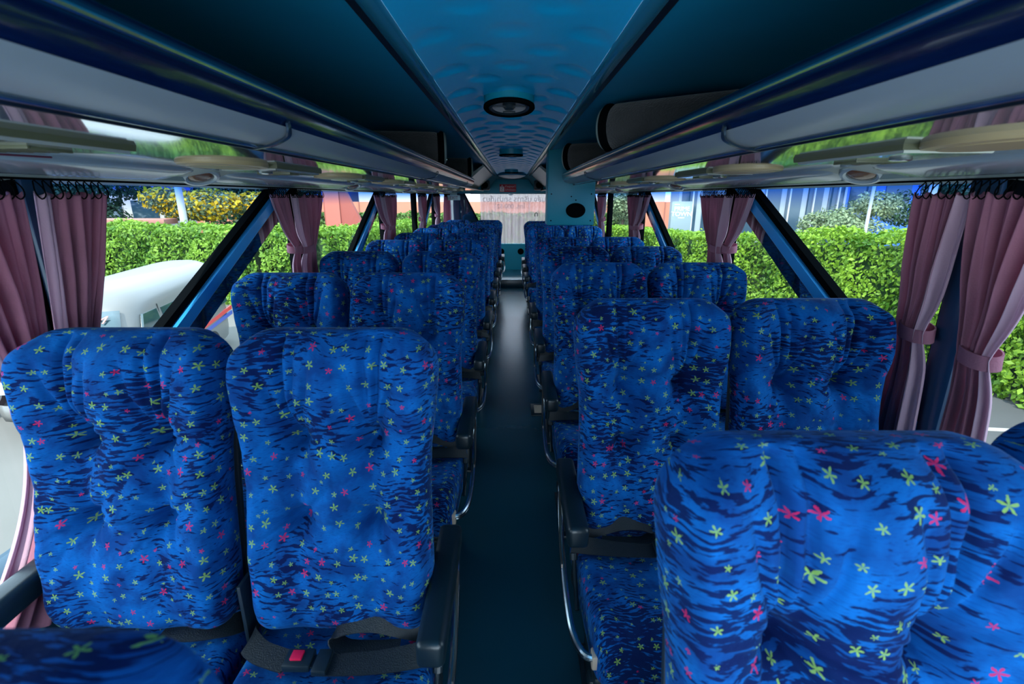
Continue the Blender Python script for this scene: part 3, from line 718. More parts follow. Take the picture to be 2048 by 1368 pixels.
# lettering on the rear glass, seen from behind
mir = Matrix.Diagonal((-1, 1, 1, 1))
for body, x, z, sz in (('ขนส่ง บริการ รถนำเที่ยว', .08, -.055, .135), ('โทร. 000-52', -.02, -.185, .115)):
    o = text_obj('window_lettering', body, sz, M_ink, rwin, Matrix.Translation((x, YR+.045, H+z)) @ mir @ FACE_CAM)
# header board above the rear window, with red sign
a = MB(); a.hexa([(-.46, YR-.30, H+.055), (.46, YR-.30, H+.055), (.46, YR, H+.055), (-.46, YR, H+.055), (-.30, YR-.33, H+.30), (.30, YR-.33, H+.30), (.30, YR, H+.30), (-.30, YR, H+.30)], .006)
tag(a.build('header_board', M_teal), 'dark teal tapered board above the rear window', 'board')
sg = thing('notice_sign', 'small red rectangular notice sign above the rear window', 'sign', (-.075, YR-.335, H+.145))
a = MB(); a.box((0, 0, 0), (.30, .008, .135), .003); a.build('sign_plate', M_signred, sg)
a = MB(); a.box((-.105, -.005, -.015), (.075, .004, .085), .002); a.build('pictogram_field', M_signwhite, sg)
text_obj('pictogram', 'Z', .075, M_signred, sg, Matrix.Translation((-.105, -.0085, -.018)) @ FACE_CAM)
a = MB(); a.cyl((-.105, -.004, .045), (-.105, -.008, .045), .011, 16); a.build('pictogram_head', M_signwhite, sg)
text_obj('lettering', 'ห้ามสูบบุหรี่', .043, M_signwhite, sg, Matrix.Translation((.045, -.0055, .030)) @ FACE_CAM)
text_obj('lettering', 'ในห้องโดยสาร', .034, M_signwhite, sg, Matrix.Translation((.045, -.0055, -.030)) @ FACE_CAM)
# rear dome lamp at the end of the ceiling duct
dl = thing('ceiling_lamp', 'pale dome lamp at the far end of the ceiling duct', 'lamp', (0, 9.0, CZ-.03))
a = MB(); a.lathe([(.24, .01), (.24, -.006), (.22, -.02), (.15, -.045), (.06, -.058), (0, -.06)], 36); a.build('lamp_lens', mat('pale_lamp_lens', (.45, .5, .52), .35), dl)
a = MB(); a.lathe([(.255, .012), (.255, -.004), (.238, -.008), (.238, .012)], 36); a.build('lamp_rim', M_mould, dl)
# small marker lamp under the header board, above rear curtain
a = MB(); a.lathe([(0, -.03), (.03, -.024), (.05, -.006), (.052, .01), (0, .012)], 20, Matrix.Translation((-.02, YR-.24, H+.045)))
tag(a.build('ceiling_dome_lamp', M_chrome), 'small silver dome lamp just above the rear curtain', 'lamp')
# rear angled panels either side of the duct
for s, sd in ((-1, 'left'), (1, 'right')):
    y0, y1 = 6.3 if s < 0 else 6.4, 8.9
    pn = thing('overhead_duct', f'grey angled panel beside the {sd} end of the ceiling duct', 'duct', (0, 0, 0), 0, 'angled panels at the rear ceiling')
    a = MB(); a.prism(P_(s, [(.335, .352), (.60, .13), (.66, .095), (.70, .095), (.70, .12), (.35, .372)]), y0, y1, 2); b = a.build('panel_face', M_greypan, pn)
    a = MB()
    for k in range(5): a.box((s*(.375+.008*k), y0+.25+.10*k*0, H+.326-.0068*k), (.004, .36, .006))
    a.build('louvre', M_white, b)
    a = MB(); a.prism(P_(s, [(.590, .142), (.600, .128), (.606, .132), (.596, .146)]), y0-.01, y1+.01, 1); a.build('edge_strip', M_white, pn)
    a = MB(); a.box((s*.47, y1+.14, H+.19), (.16, .10, .17), .02); sp = tag(a.build('corner_speaker', M_black), f'black speaker box in the rear {sd} ceiling corner', 'speaker')
    a = MB(); a.lathe([(.055, 0), (.055, .006), (.045, .008), (.02, .002), (0, .006)], 20, Matrix.Translation((s*.47, y1+.09, H+.19)) @ Matrix.Rotation(R(90), 4, 'X')); a.build('speaker_cone', M_rubber, sp)
    # lower black speakers on the rear bench front
    a = MB(); a.lathe([(.06, 0), (.06, .012), (.05, .016), (.03, .006), (0, .012)], 24, Matrix.Translation((s*.19-.02, YR, H-1.03)) @ Matrix.Rotation(R(90), 4, 'X'))
    tag(a.build('mounted_speaker', M_rubber), f'round black speaker low on the rear wall, {sd} of the aisle', 'speaker')
# EXIT sign
ex = thing('exit_sign', 'pale green EXIT sign hanging under the left rear header', 'sign', (-1.0, 8.75, H-.005))
a = MB(); a.box((0, 0, -.015), (.225, .022, .085), .010); a.build('sign_box', mat('pale_sign_acrylic', (.42, .55, .54), .35), ex)
text_obj('lettering', 'EXIT', .075, M_dkred, ex, Matrix.Translation((.004, -.0115, -.018)) @ FACE_CAM @ Matrix.Diagonal((.95, 1, 1, 1)))
a = MB(); a.box((0, 0, .04), (.12, .012, .04), .003); a.build('mount', M_trim, ex)

# ------------------------------------------------------------------ ceiling speakers, hanging cabinet, bolsters
for i, (x, y) in enumerate(((-.012, 2.25), (-.008, 4.70), (-.01, 8.1))):
    tilt_ = -9 if i == 0 else 0
    o = thing('ceiling_speaker', ['large round speaker nearest the camera in the ceiling duct', 'middle round speaker in the ceiling duct', 'farthest round speaker in the ceiling duct'][i], 'speaker', (x, y, CZ+.030), 0, 'round ceiling speakers'); o.rotation_euler = (R(tilt_), 0, 0); o.scale = (1.06, 1.06, 1)
    a = MB(); a.lathe([(.100, .02), (.0985, -.03), (.098, -.056), (.090, -.058), (.090, .02)], 40); a.build('housing', M_teal, o)
    a = MB(); a.lathe([(.1005, -.054), (.1015, -.062), (.097, -.068), (.084, -.068), (.080, -.060), (.0805, -.050)], 40); a.build('rim', M_rubber, o)
    a = MB(); a.lathe([(.082, -.062), (.074, -.066), (.066, -.060), (.066, -.055)], 40); a.build('surround', M_black, o)
    a = MB(); a.lathe([(.067, -.060), (.05, -.050), (.028, -.040), (.022, -.042)], 40); cn = a.build('cone', M_cone, o)
    a = MB(); a.lathe([(.026, -.040), (.026, -.056), (.018, -.066), (0, -.068)], 28)
    for k in range(3):
        an = k*2.094+1.57; a.box((.045*math.cos(an), .045*math.sin(an), -.062), (.05, .008, .004), .001, Matrix.Identity(4) if False else None)
    a.build('tweeter', M_black, o)
cb = thing('hanging_cabinet', 'teal box cabinet hanging from the ceiling over the right seats', 'cabinet', (.505, 4.36, H))
a = MB(); a.box((0, .12, .075), (.405, .26, .63), .010); a.build('cabinet_body', M_teal, cb)
sp = MB(); T = Matrix.Translation((.040, -.012, -.115)) @ Matrix.Rotation(R(90), 4, 'X') @ Matrix.Diagonal((1.35, 1, 1, 1))
sp.lathe([(.062, -.012), (.062, .006), (.055, .012), (.046, .010), (.042, .002), (.042, -.008)], 36, T); so = sp.build('speaker_bezel', M_rubber, cb)
sp = MB(); sp.lathe([(.046, .006), (.03, .003), (.012, .009), (0, .010)], 36, T); sp.build('speaker_cone', M_rubber, so)
sp = MB(); 
for x, z in ((-.17, .02), (-.17, -.20), (.17, .02), (.17, -.20), (0, .0), (.04, -.03)): sp.cyl((x, -.012, z), (x, -.006, z), .006, 10)
sp.build('screws', M_rubber, cb)
def bolster(s, y, yaw, label, ln=.55):
    o = thing('bolster', label, 'bolster', (s*.40, y, H+.186), yaw, 'grey bolsters on the luggage racks')
    T = Matrix.Translation((0, 0, .095)) @ Matrix.Rotation(R(90*s), 4, 'Y')
    def sq(prof, n=40):
        a = MB(); a.lathe(prof, n, T); return a
    b = sq([(.088, .055), (.097, .070), (.100, .10), (.101, .20), (.096, ln), (0, ln)])
    for v in b.b.verts:
        if v.co.z > .115: v.co.z = min(v.co.z*1.0+.0, .182)
        v.co.z = max(v.co.z, .002)
    b.build('velour_body', M_velour, o, auto=60)
    sq([(.090, .016), (.096, .022), (.096, .036), (.088, .042), (.086, .060)]).build('rubber_ring', M_rubber, o)
    e = sq([(0, 0), (.07, .001), (.086, .006), (.091, .018), (.088, .024)]); e.build('end_disc', M_disc, o)
    a = MB(); a.cyl((s*.004, 0, .030), (s*-.002, 0, .030), .005, 10); a.build('screw', M_chrome, o)
bolster(1, 2.30, R(-38), 'largest grey velour bolster with pale disc end on the right rack')
bolster(1, 3.90, R(-30), 'small grey bolster at the far end of the right rack', .4)
bolster(-1, 3.20, R(10), 'grey velour bolster lying midway along the left rack')
bolster(-1, 5.28, R(8), 'small grey bolster at the far end of the left rack', .4)
# thin red cable on the near left panel
a = MB(); a.tube([(-1.16, .62, H+.062), (-1.05, .70, H+.068), (-.99, .86, H+.074), (-.97, 1.10, H+.079)], .0022, 6, 6)
tag(a.build('cable', mat('dark_red_cable', (.12, .03, .06), .5)), 'thin dark red cable along the near left window header', 'cable')
# tan floor hatch by right seats, small tan lever bottom centre
a = MB(); a.box((.185, 3.22, floor_z(3.2)+.003), (.10, .20, .008), .003); hh = tag(a.build('floor_plate', M_black), 'small dark plate on the aisle floor beside the right seats', 'plate')
a = MB(); a.box((.185, 3.22, floor_z(3.2)+.008), (.055, .13, .006), .002); a.build('tan_insert', M_tan, hh)
a = MB(); a.tube([(-.085, .53, .40), (-.085, .55, .415), (-.085, .575, .43)], [.009, .008, .005], 10, 4)
tg_ = tag(a.build('lever_handle', mat('peach_plastic', (.75, .36, .2), .45)), 'peach tipped lever at the bottom of the aisle', 'lever')
a = MB(); a.tube([(-.085, .53, .40), (-.10, .50, .2), (-.10, .50, floor_z(.5))], .008, 8, 4); a.build('lever_rod', M_black, tg_)

# ------------------------------------------------------------------ outdoors
G = H-3.62
M_conc = mat('pale_concrete', (.125, .122, .112), .9, var=.15, vscale=.6, bump=.1, bscale=4)
M_asph = mat('asphalt', (.06, .063, .066), .9, var=.2, vscale=.8)
gd = MB(); gd.box((-20.5, 20, G-.1), (53, 110, .2)); struct(gd.build('ground', M_conc, smooth=False))
gd = MB(); gd.box((33, 20, G-.1), (54, 110, .2)); o = struct(gd.build('ground', M_asph, smooth=False)); o.name = 'ground_road'
for i, (x0, y0, x1, y1) in enumerate(((6.2, 8.6, 8.7, 8.3), (6.2, 7.4, 8.7, 7.1), (6.2, 9.9, 8.2, 9.7), (6.2, 6.1, 8.7, 5.8))):
    a = MB(); a.hexa([(x0, y0-.06, G), (x1, y1-.06, G), (x1, y1+.06, G), (x0, y0+.06, G), (x0, y0-.06, G+.006), (x1, y1-.06, G+.006), (x1, y1+.06, G+.006), (x0, y0+.06, G+.006)])
    tag(a.build('parking_line', mat('line_paint', (.36, .36, .35), .8), smooth=False), f'white painted parking line on the road, {["second", "third", "farthest", "nearest"][i]} from the bus front', 'road marking', 'white parking lines on the road')
for x0, y0, x1, y1 in ((-2.0, 4.2, -12, 3.9), (-5.2, -2, -5.0, 14)):
    pass
a = MB(); a.hexa([(-1.5, 4.70, G), (-12, 3.35, G), (-12, 3.38, G), (-1.5, 4.73, G), (-1.5, 4.70, G+.004), (-12, 3.35, G+.004), (-12, 3.38, G+.004), (-1.5, 4.73, G+.004)])
tag(a.build('pavement_joint', mat('dark_joint', (.08, .075, .07), .9), smooth=False), 'dark joint line across the pale concrete on the left', 'joint')

def leaves(name, pts, nrm, size, m, parent, tone=None):
    n = len(pts); nrm = nrm + rng.normal(0, .55, (n, 3)); nrm /= np.linalg.norm(nrm, axis=1, keepdims=True)
    ref = rng.normal(0, 1, (n, 3)); a = np.cross(nrm, ref); a /= np.linalg.norm(a, axis=1, keepdims=True); b = np.cross(nrm, a)
    sz = size*(.6+.8*rng.random((n, 1)))
    v = np.stack([pts-a*sz, pts-b*sz*.55+nrm*sz*.15, pts+a*sz, pts+b*sz*.55+nrm*sz*.15], 1).reshape(-1, 3)
    me = bpy.data.meshes.new(name); me.vertices.add(4*n); me.vertices.foreach_set('co', v.astype(np.float32).ravel())
    me.loops.add(4*n); me.loops.foreach_set('vertex_index', np.arange(4*n, dtype=np.int32)); me.polygons.add(n)
    me.polygons.foreach_set('loop_start', np.arange(0, 4*n, 4, dtype=np.int32)); me.update(calc_edges=True); me.validate()
    t = rng.random(n) if tone is None else np.clip(tone+rng.normal(0, .22, n), 0, 1)
    at = me.attributes.new('tone', 'FLOAT', 'FACE'); at.data.foreach_set('value', t.astype(np.float32))
    return link_mesh(name, me, m, parent, smooth=False)
M_leaf = leaf_mat('hedge_leaf', (0.042, 0.133, 0.0084), (0.252, 0.42, 0.035), .35)
M_leaf2 = leaf_mat('hedge_leaf_left', (0.042, 0.14, 0.014), (0.224, 0.392, 0.042), .35)
M_darkleaf = leaf_mat('dark_leaf', (0.007, 0.0315, 0.0154), (0.035, 0.091, 0.042), .2)
M_grey = leaf_mat('grey_green_leaf', (0.084, 0.14, 0.07), (0.252, 0.315, 0.175), .25)
M_yel = leaf_mat('yellow_blossom', (0.63, 0.35, 0.007), (0.7, 0.525, 0.021), .35)
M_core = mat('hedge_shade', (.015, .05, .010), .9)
def vnoise(p, f, seed=0): return np.sin(p[:, 0]*f+seed)*np.sin(p[:, 1]*f*1.13+seed*2)*np.sin(p[:, 2]*f*.9+seed*3)
def hedge(label, path, hgt, wid, n, m=M_leaf, size=.055, cat='hedge', name='hedge', z0=G):
    root = thing(name, label, cat, (0, 0, 0))
    P = np.array(path, float); seg = np.diff(P[:, :2], axis=0); ln = np.linalg.norm(seg, axis=1); cum = np.concatenate([[0], np.cumsum(ln)])
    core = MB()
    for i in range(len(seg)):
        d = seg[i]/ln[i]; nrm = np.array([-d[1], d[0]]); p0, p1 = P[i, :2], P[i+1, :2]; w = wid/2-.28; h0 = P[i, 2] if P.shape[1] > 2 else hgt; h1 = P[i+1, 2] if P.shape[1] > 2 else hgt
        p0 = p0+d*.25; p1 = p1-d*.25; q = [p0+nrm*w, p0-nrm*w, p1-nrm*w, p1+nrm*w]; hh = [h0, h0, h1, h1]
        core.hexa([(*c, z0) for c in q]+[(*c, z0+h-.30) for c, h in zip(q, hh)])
    core.build('inner_branches', M_core, root, smooth=False)  # solid dark hull added inside the leaves to block views through
    s = rng.random(n)*cum[-1]; k = np.clip(np.searchsorted(cum, s)-1, 0, len(seg)-1); t = (s-cum[k])/ln[k]
    c = P[k, :2]+seg[k]*t[:, None]; d = seg[k]/ln[k][:, None]; nr = np.stack([-d[:, 1], d[:, 0]], 1)
    hh = (P[k, 2]*(1-t)+P[k+1, 2]*t) if P.shape[1] > 2 else np.full(n, hgt)
    per = rng.random(n)*(2*hh+wid)
    side = np.where(per < hh, 0, np.where(per < 2*hh, 1, 2))
    off = np.where(side == 0, -wid/2, np.where(side == 1, wid/2, rng.random(n)*wid-wid/2)); z = np.where(side == 0, per, np.where(side == 1, per-hh, hh))
    pts = np.stack([c[:, 0]+nr[:, 0]*off, c[:, 1]+nr[:, 1]*off, z0+z], 1)
    nm = np.stack([np.where(side == 2, 0, np.sign(off)*nr[:, 0]), np.where(side == 2, 0, np.sign(off)*nr[:, 1]), np.where(side == 2, 1., .25)], 1)
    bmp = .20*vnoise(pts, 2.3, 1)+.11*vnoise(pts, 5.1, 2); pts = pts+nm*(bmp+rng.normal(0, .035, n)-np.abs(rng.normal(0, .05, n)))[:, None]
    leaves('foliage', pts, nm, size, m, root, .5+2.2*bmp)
    return root
def blob_tree(label, c, r, n, m, size, name='tree', cat='tree', trunk=True, extra=None, lobes=9, core=True):
    root = thing(name, label, cat, (c[0], c[1], G))
    L = []; N = []
    cs = [np.array([c[0]+r[0]*.55*rng.normal(), c[1]+r[1]*.55*rng.normal(), c[2]+r[2]*.5*rng.normal()]) for _ in range(lobes)]
    for q in cs:
        k = n//lobes; d = rng.normal(0, 1, (k, 3)); d /= np.linalg.norm(d, axis=1, keepdims=True); rr = np.array(r)*.55*(1+.12*rng.normal(0, 1, (k, 1)))
        L.append(q+d*rr); N.append(d+np.array([0, 0, .4]))
    L = np.concatenate(L); N = np.concatenate(N); keep = L[:, 2] > G+.05; L = L[keep]-np.array([c[0], c[1], G]); N = N[keep]
    leaves('foliage', L, N, size, m, root, .5+.35*vnoise(L, 1.7, 3))
    if trunk:
        a = MB(); a.tube([(0, 0, 0), (.05, .02, (c[2]-G)*.5), (0, 0, c[2]-G)], .09, 8, 4); a.build('trunk', mat('bark', (.12, .09, .06), .9), root)
    if extra:
        mm, k, ss = extra; ii = rng.choice(len(L), k); leaves('blossoms', L[ii]+N[ii]*.10, N[ii], ss, mm, root)
    return root
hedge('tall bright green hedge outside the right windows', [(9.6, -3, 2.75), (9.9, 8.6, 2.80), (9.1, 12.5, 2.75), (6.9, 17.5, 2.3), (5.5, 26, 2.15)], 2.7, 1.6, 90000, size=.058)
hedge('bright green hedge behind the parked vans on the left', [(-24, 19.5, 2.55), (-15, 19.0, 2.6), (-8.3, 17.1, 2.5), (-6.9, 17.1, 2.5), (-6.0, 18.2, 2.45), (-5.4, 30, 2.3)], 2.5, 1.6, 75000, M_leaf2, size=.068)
blob_tree('grey green bush above the right hedge', (13.6, 20.8, H-.95), (1.2, .9, .8), 5000, M_grey, .07, name='bush', cat='bush', trunk=False)
blob_tree('low clipped bright bush behind the right hedge near the lamp post', (17.0, 16.2, H-1.1), (1.3, .9, .7), 6000, M_leaf, .06, name='bush', cat='bush', trunk=False)
blob_tree('bush with yellow blossoms behind the left hedge', (-13.7, 22.6, H-.30), (1.75, .9, .75), 8000, M_grey, .08, name='flowering_bush', cat='bush', extra=(M_yel, 3300, .10))
blob_tree('dark green tree at the far left behind the hedge', (-22.0, 26.5, H+.2), (2.0, 1.5, 1.7), 9000, M_darkleaf, .11)
blob_tree('dark green tree behind the yellow flowering bush', (-16.4, 30.0, H+.7), (1.9, 1.3, 1.7), 9000, M_darkleaf, .11)
blob_tree('tall dark tree beyond the near left brace', (-11.9, 26.5, H+.6), (1.1, 1.1, 1.5), 6000, M_darkleaf, .10)
blob_tree('dark tree among the blue buildings on the right', (21.5, 25.0, H+.0), (1.7, 1.2, 1.4), 6000, M_darkleaf, .10)
blob_tree('leafy young tree beyond the fourth right window', (6.6, 30.2, H-.3), (1.1, .9, 1.1), 3500, M_grey, .09)
hedge('low dark hedge in front of the salmon wall', [(-17, 33.6, 2.5), (8.2, 33.6, 2.5)], 2.5, 1.4, 26000, leaf_mat('far_hedge_leaf', (0.035, 0.098, 0.021), (0.14, 0.252, 0.056), .3), size=.10)
def pole(label, x, y, h, r, m):
    o = thing('lamp_post', label, 'post', (x, y, G)); a = MB(); a.cyl((0, 0, 0), (0, 0, h), r, 12, r*.8); a.build('shaft', m, o); a = MB(); a.box((0, 0, .02), (r*4, r*4, .04), .01); a.build('base_plate', m, o); return o
M_polew = mat('white_post_paint', (.40, .41, .42), .5)
pole('white lamp post rising behind the left hedge', -13.4, 20.6, 6, .15, M_polew)
pole('white lamp post rising behind the right hedge', 13.3, 16.2, 6, .13, M_polew)
pole('thin white post left of the right lamp post', 12.4, 17.6, 5.2, .06, M_polew)
# salmon wall with pale building behind
fw = thing('boundary_wall', 'long salmon painted boundary wall beyond the rear of the bus', 'wall', (0, 36, G))
a = MB(); a.box((-2, 0, 1.63), (60, .25, 3.26)); a.build('wall_panel', mat('salmon_paint', (.48, .19, .125), .85, var=.1, vscale=.4), fw, smooth=False)
a = MB()
for i in range(24): a.box((-30+2.4*i, -.15, 1.63), (.07, .06, 3.26))
a.build('batten', mat('brown_batten', (.30, .12, .09), .8), fw, smooth=False)
def building(label, x0, x1, y0, y1, h, wm, gm, nwin, zw=(.25, .85), cols=None, rm=None):
    o = thing('building', label, 'building', ((x0+x1)/2, (y0+y1)/2, G)); w = x1-x0; d = y1-y0
    a = MB(); a.box((0, 0, h/2), (w, d, h)); a.build('wall', wm, o, smooth=False)
    a = MB(); a.box((0, 0, h+.1), (w+.5, d+.5, (.25))); a.build('roof', rm or wm, o, smooth=False)
    for i in range(nwin):
        cx = -w/2+(i+.5)*w/nwin; a = MB(); a.box((cx, -d/2-.02, h*(zw[0]+zw[1])/2), (w/nwin*.72, .06, h*(zw[1]-zw[0]))); f = a.build('window', gm, o, smooth=False)
    if cols:
        for i in range(cols):
            cx = -w/2+(i+.5)*w/cols; a = MB(); a.box((cx, -d/2-.35, h/2), (.07, .07, h)); a.build('column', M_polew, o, smooth=False)
    return o
M_bwhite = mat('white_render', (.42, .425, .43), .8); M_bgrey = mat('grey_cladding', (.25, .30, .34), .6); M_bglass = mat('dark_building_glass', (.02, .05, .08), .08, spec=.8)
M_bblue = mat('blue_cladding', (.03, .12, .42), .5)
building('pale building behind the salmon wall, straight behind the bus', -12, 12, 40, 48, 8, M_bwhite, M_bglass, 7, (.55, .8))
building('blue building behind the salmon wall on the left', -34, -13, 40, 48, 8, M_bblue, M_bglass, 8, (.5, .8))
building('dark glass building with white columns beyond the right hedge', 9.0, 18.0, 27.5, 29.0, 7.5, M_bgrey, M_bglass, 8, (.02, .97), 7)
building('blue building at the far right beyond the hedge', 19.5, 34, 30, 40, 7.5, M_bblue, M_bglass, 7, (.3, .85), 5)
building('house with a blue violet roof beyond the dark trees', -27, -20.6, 30, 33, 4.0, M_bwhite, M_bglass, 3, rm=mat('blue_violet_roof', (.10, .13, .45), .5))
o = thing('red_kiosk', 'dark red slanted panel structure in front of the salmon wall', 'structure', (-10.3, 31.5, G))
a = MB(); a.hexa([(-1.3, -.2, 0), (1.9, -.2, 0), (1.9, .2, 0), (-1.3, .2, 0), (-1.3, -.2, 4.6), (-.2, -.2, 4.6), (-.2, .2, 4.6), (-1.3, .2, 4.6)]); a.build('slanted_panel', mat('dark_red_paint', (.30, .075, .06), .7), o, smooth=False)
a = MB(); a.box((-.75, -.25, 2.3), (.9, .08, 4.5)); a.build('front_panel', mat('brick_red_paint', (.42, .13, .10), .7), o, smooth=False)
o = tag(MB().box((-16.8, 21.6, H-1.02), (4.4, .9, .22), .03).build('planter_wall', mat('pink_coping', (.34, .15, .125), .8)), 'pinkish low coping between the left hedge and the bushes', 'wall')
# banner
bn = thing('banner', 'grey upright banner reading PRIME TOWN beyond the right hedge', 'banner', (8.0, 23.9, G-.1)); bn.scale = (1.12, 1, 1.06)
a = MB(); a.box((0, 0, 2.35), (.86, .03, 1.9), .01); a.build('banner_sheet', mat('grey_banner_cloth', (.18, .24, .27), .7), bn)
a = MB(); a.cyl((0, .06, 0), (0, .06, 3.3), .03, 10); a.build('banner_pole', M_polew, bn)
for bdy, z, sz in (('PRIME', 2.98, .25), ('TOWN', 2.75, .27)): text_obj('lettering', bdy, sz, M_signwhite, bn, Matrix.Translation((0, -.02, z)) @ FACE_CAM, extrude=.006)
a = MB(); a.box((-.22, -.02, 3.17), (.22, .01, .02)); a.build('rule', M_signwhite, bn)
text_obj('lettering', 'MARKET', .075, M_signwhite, bn, Matrix.Translation((0, -.02, 2.59)) @ FACE_CAM, extrude=.004)

# vans
M_vwhite = mat('white_van_paint', (.145, .145, .14), .35, coat=.1); M_vglass = mat('van_glass', (.02, .05, .06), .05, spec=.8, coat=.5); M_vblack = mat('van_black_trim', (.02, .02, .022), .5)
M_vred = mat('red_stripe', (.55, .03, .03), .35); M_vblue = mat('blue_stripe', (.03, .07, .35), .35); M_tyre = mat('tyre', (.02, .02, .022), .8); M_hub = mat('silver_hub', (.45, .46, .47), .4, metal=.6)
M_lamp = mat('headlamp_lens', (.55, .6, .62), .1, coat=1)
LV = 5.4
def xf(z): return np.interp(z, [.25, .5, .95, 1.08, 1.95, 2.05, 2.2, 2.28], [.04, 0, .06, .18, .80, .90, 1.15, 1.7])
def hw(z): return np.interp(z, [.25, .5, 1.1, 1.9, 2.05, 2.18, 2.26, 2.28], [.90, .94, .94, .82, .77, .66, .45, .30])
def make_van(lettering=True):
    root = thing('van', 'x', 'van')
    zs = [.25, .35, .5, .7, .95, 1.08, 1.3, 1.6, 1.85, 1.95, 2.05, 2.12, 2.18, 2.23, 2.26, 2.28]; V = []; n = 72
    for z in zs:
        x0, w = float(xf(z)), float(hw(z)); x1 = LV-max(0, (z-1.9))*.5
        for k in range(n):
            t = 2*math.pi*k/n; cx, sy = math.cos(t), math.sin(t); e = .32
            px = math.copysign(abs(cx)**e, cx); py = math.copysign(abs(sy)**e, sy)
            V.append(((x0+x1)/2+px*(x1-x0)/2, py*w, z))
    F = [(j*n+k, j*n+(k+1) % n, (j+1)*n+(k+1) % n, (j+1)*n+k) for j in range(len(zs)-1) for k in range(n)]; F.append(list(range(n))[::-1]); F.append([(len(zs)-1)*n+k for k in range(n)])
    pyobj('body', V, F, M_vwhite, root, auto=40)
    def side_patch(nm, sgn, pts, m, th=.012, par=root):
        a = MB(); t = bmesh.new(); o = [t.verts.new((x, sgn*(float(hw(z))+.010), z)) for x, z in pts]; i = [t.verts.new((x, sgn*(float(hw(z))-.03), z)) for x, z in pts]; k_ = len(pts)
        t.faces.new(o); t.faces.new(i)
        for k in range(k_): t.faces.new((o[k], o[(k+1) % k_], i[(k+1) % k_], i[k]))
        bmesh.ops.recalc_face_normals(t, faces=t.faces); a._join(t); return a.build(nm, m, par, smooth=False)
    for sgn in (-1, 1):
        side_patch('side_window', sgn, [(.75, 1.15), (1.62, 1.15), (1.62, 1.78), (1.12, 1.78)], M_vglass)
        side_patch('side_window', sgn, [(1.78, 1.18), (3.15, 1.18), (3.15, 1.76), (1.78, 1.76)], M_vglass)
        side_patch('side_window', sgn, [(3.28, 1.18), (5.0, 1.18), (5.0, 1.76), (3.28, 1.76)], M_vglass)
        side_patch('red_stripe', sgn, [(.5, .80), (5.2, .92), (5.2, 1.02), (2.0, .90), (.5, .86)], M_vred)
        side_patch('blue_stripe', sgn, [(1.2, .70), (5.2, .78), (5.2, .88), (1.2, .76)], M_vblue)
        side_patch('door_seam', sgn, [(1.69, .45), (1.705, .45), (1.705, 1.85), (1.69, 1.85)], M_vblack)
        a = MB(); a.box((.55, sgn*1.07, 1.25), (.10, .16, .24), .03); a.box((.62, sgn*.98, 1.18), (.04, .12, .03), .005); a.build('wing_mirror', M_vblack, root)
        a = MB(); a.box((.10, sgn*.70, .86), (.14, .30, .22), .05); a.build('headlamp', M_lamp, root)
        for x in (.95, 3.75):
            a = MB(); a.lathe([(.20, -.10), (.33, -.10), (.345, -.06), (.345, .06), (.33, .10), (.20, .10)], 28, Matrix.Translation((x, sgn*.86, .345)) @ Matrix.Rotation(R(90), 4, 'X')); w = a.build('wheel', M_tyre, root)
            a = MB(); a.lathe([(0, .075*1), (.06, .08), (.09, .05), (.17, .06), (.205, .085), (.205, .0), (0, 0)], 28, Matrix.Translation((x, sgn*.88, .345)) @ Matrix.Rotation(R(90 if sgn < 0 else -90), 4, 'X')); a.build('hub', M_hub, w)
    def front_patch(nm, pts, m, off=.012):
        a = MB(); t = bmesh.new()
        def fx(y, z): return float(xf(z))-off+ .16*(abs(y)/.94)**4
        N = 14; rows = []
        for z0, ya, yb in pts: rows.append([t.verts.new((fx(ya+(yb-ya)*k/N, z0), ya+(yb-ya)*k/N, z0)) for k in range(N+1)])
        for u, w in zip(rows, rows[1:]):
            for k in range(N): t.faces.new((u[k], u[k+1], w[k+1], w[k]))
        a._join(t); o = a.build(nm, m, root); md = o.modifiers.new('t', 'SOLIDIFY'); md.thickness = .01; return o
    front_patch('windscreen', [(1.14, -.80, .80), (1.4, -.76, .76), (1.7, -.71, .71), (1.93, -.66, .66)], M_vglass)
    front_patch('bumper', [(.28, -.86, .86), (.40, -.90, .90), (.58, -.90, .90)], M_vwhite, .05)
    front_patch('grille', [(.66, -.5, .5), (.92, -.5, .5)], M_vblack, .015)
    if lettering:
        # slope of the windscreen
        dz = .87; dx = .62; al = math.atan2(dx, dz)
        Mx = Matrix.Translation((float(xf(1.80))-.040, -.24, 1.80)) @ Matrix.Rotation(R(-90), 4, 'Z') @ Matrix.Rotation(R(90)-al, 4, 'X')
        l1 = text_obj('screen_lettering', 'SIAM', .20, mat('pink_red_letter', (.80, .20, .16), .5), root, Mx, shear=.3, extrude=.004, sx=1.25)
        Mx = Matrix.Translation((float(xf(1.67))-.036, -.24, 1.67)) @ Matrix.Rotation(R(-90), 4, 'Z') @ Matrix.Rotation(R(90)-al, 4, 'X')
        a = MB(); a.box((0, 0, 0), (.60, .028, .006)); u = a.build('yellow_rule', mat('yellow_letter', (.85, .65, .2), .5), root); u.matrix_local = Mx
    return root
ang = math.atan2(4.1, -.9)
van = make_van(); van.location = (-7.02, 7.05, G); van.scale = (1, 1, .93); van.rotation_euler = (0, 0, ang); van['label'] = 'white high-roof van with lettering on its windscreen, outside the left windows'; van['group'] = 'white vans parked outside'
v2 = copy_tree(van)
for ch in list(v2.children):
    if ch.name.startswith(('screen_lettering', 'yellow_rule')): bpy.data.objects.remove(ch)
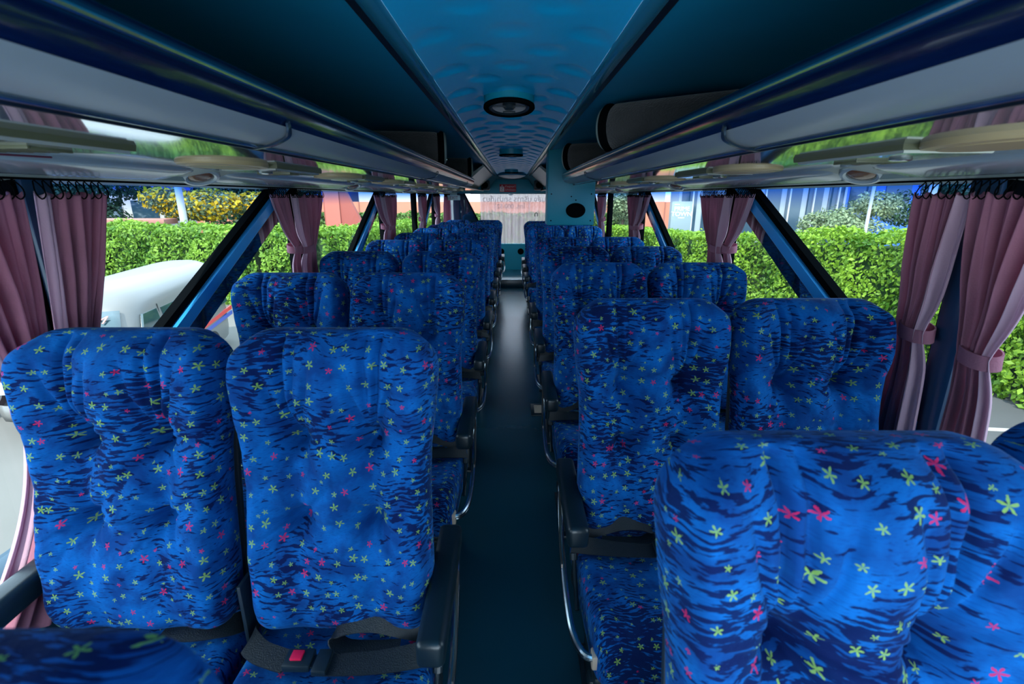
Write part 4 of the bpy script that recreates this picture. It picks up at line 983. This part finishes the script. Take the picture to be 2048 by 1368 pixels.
v2.location = (-9.75, 6.75, G); v2['label'] = 'white van with red and blue stripe at the far left edge'

# ------------------------------------------------------------------ light
w = bpy.data.worlds.new('sky'); bpy.context.scene.world = w; w.use_nodes = True
bg = w.node_tree.nodes['Background']; bg.inputs['Color'].default_value = (.62, .82, 1, 1); bg.inputs['Strength'].default_value = 4.8
sun = bpy.data.lights.new('sun', 'SUN'); sun.energy = 7.5; sun.angle = R(1); sun.color = (1, .95, .86)
so_ = bpy.data.objects.new('sun', sun); C.objects.link(so_); so_.location = (0, 0, 20)
so_.rotation_euler = Vector((.22, .72, -.85)).to_track_quat('-Z', 'Y').to_euler()
def area(name, loc, d, sx, sy, e, col):
    l = bpy.data.lights.new(name, 'AREA'); l.shape = 'RECTANGLE'; l.size = sx; l.size_y = sy; l.energy = e; l.color = col
    o = bpy.data.objects.new(name, l); C.objects.link(o); o.location = loc; o.rotation_euler = Vector(d).to_track_quat('-Z', 'Z').to_euler(); return o
area('windscreen_daylight', (0, YF-.02, H-.62), (0, .72, 1), 2.2, .8, 46, (.75, .9, 1))  # fill lamp added low behind the camera, aimed up to brighten the ceiling

# ------------------------------------------------------------------ camera
cam = bpy.data.cameras.new('camera'); co = bpy.data.objects.new('camera', cam); C.objects.link(co)
co.location = (0, 0, H); co.rotation_euler = (R(90-16.54), 0, 0)
cam.sensor_width = 36; cam.lens = 980/2048*36; cam.clip_start = .02; cam.clip_end = 300
cam.dof.use_dof = True; cam.dof.focus_distance = 2.4; cam.dof.aperture_fstop = 5.6
sc = bpy.context.scene; sc.camera = co
vs = sc.view_settings; sc.display_settings.display_device = 'sRGB'
vs.view_transform = 'Standard'; vs.look = 'None'; vs.gamma = 1; vs.use_curve_mapping = False; vs.exposure = 0.0
sc.cycles.max_bounces = 10; sc.cycles.transparent_max_bounces = 24; sc.cycles.diffuse_bounces = 5; sc.cycles.glossy_bounces = 5
sc.cycles.use_denoising = True; sc.cycles.caustics_reflective = False; sc.cycles.caustics_refractive = False; sc.cycles.sample_clamp_indirect = 6
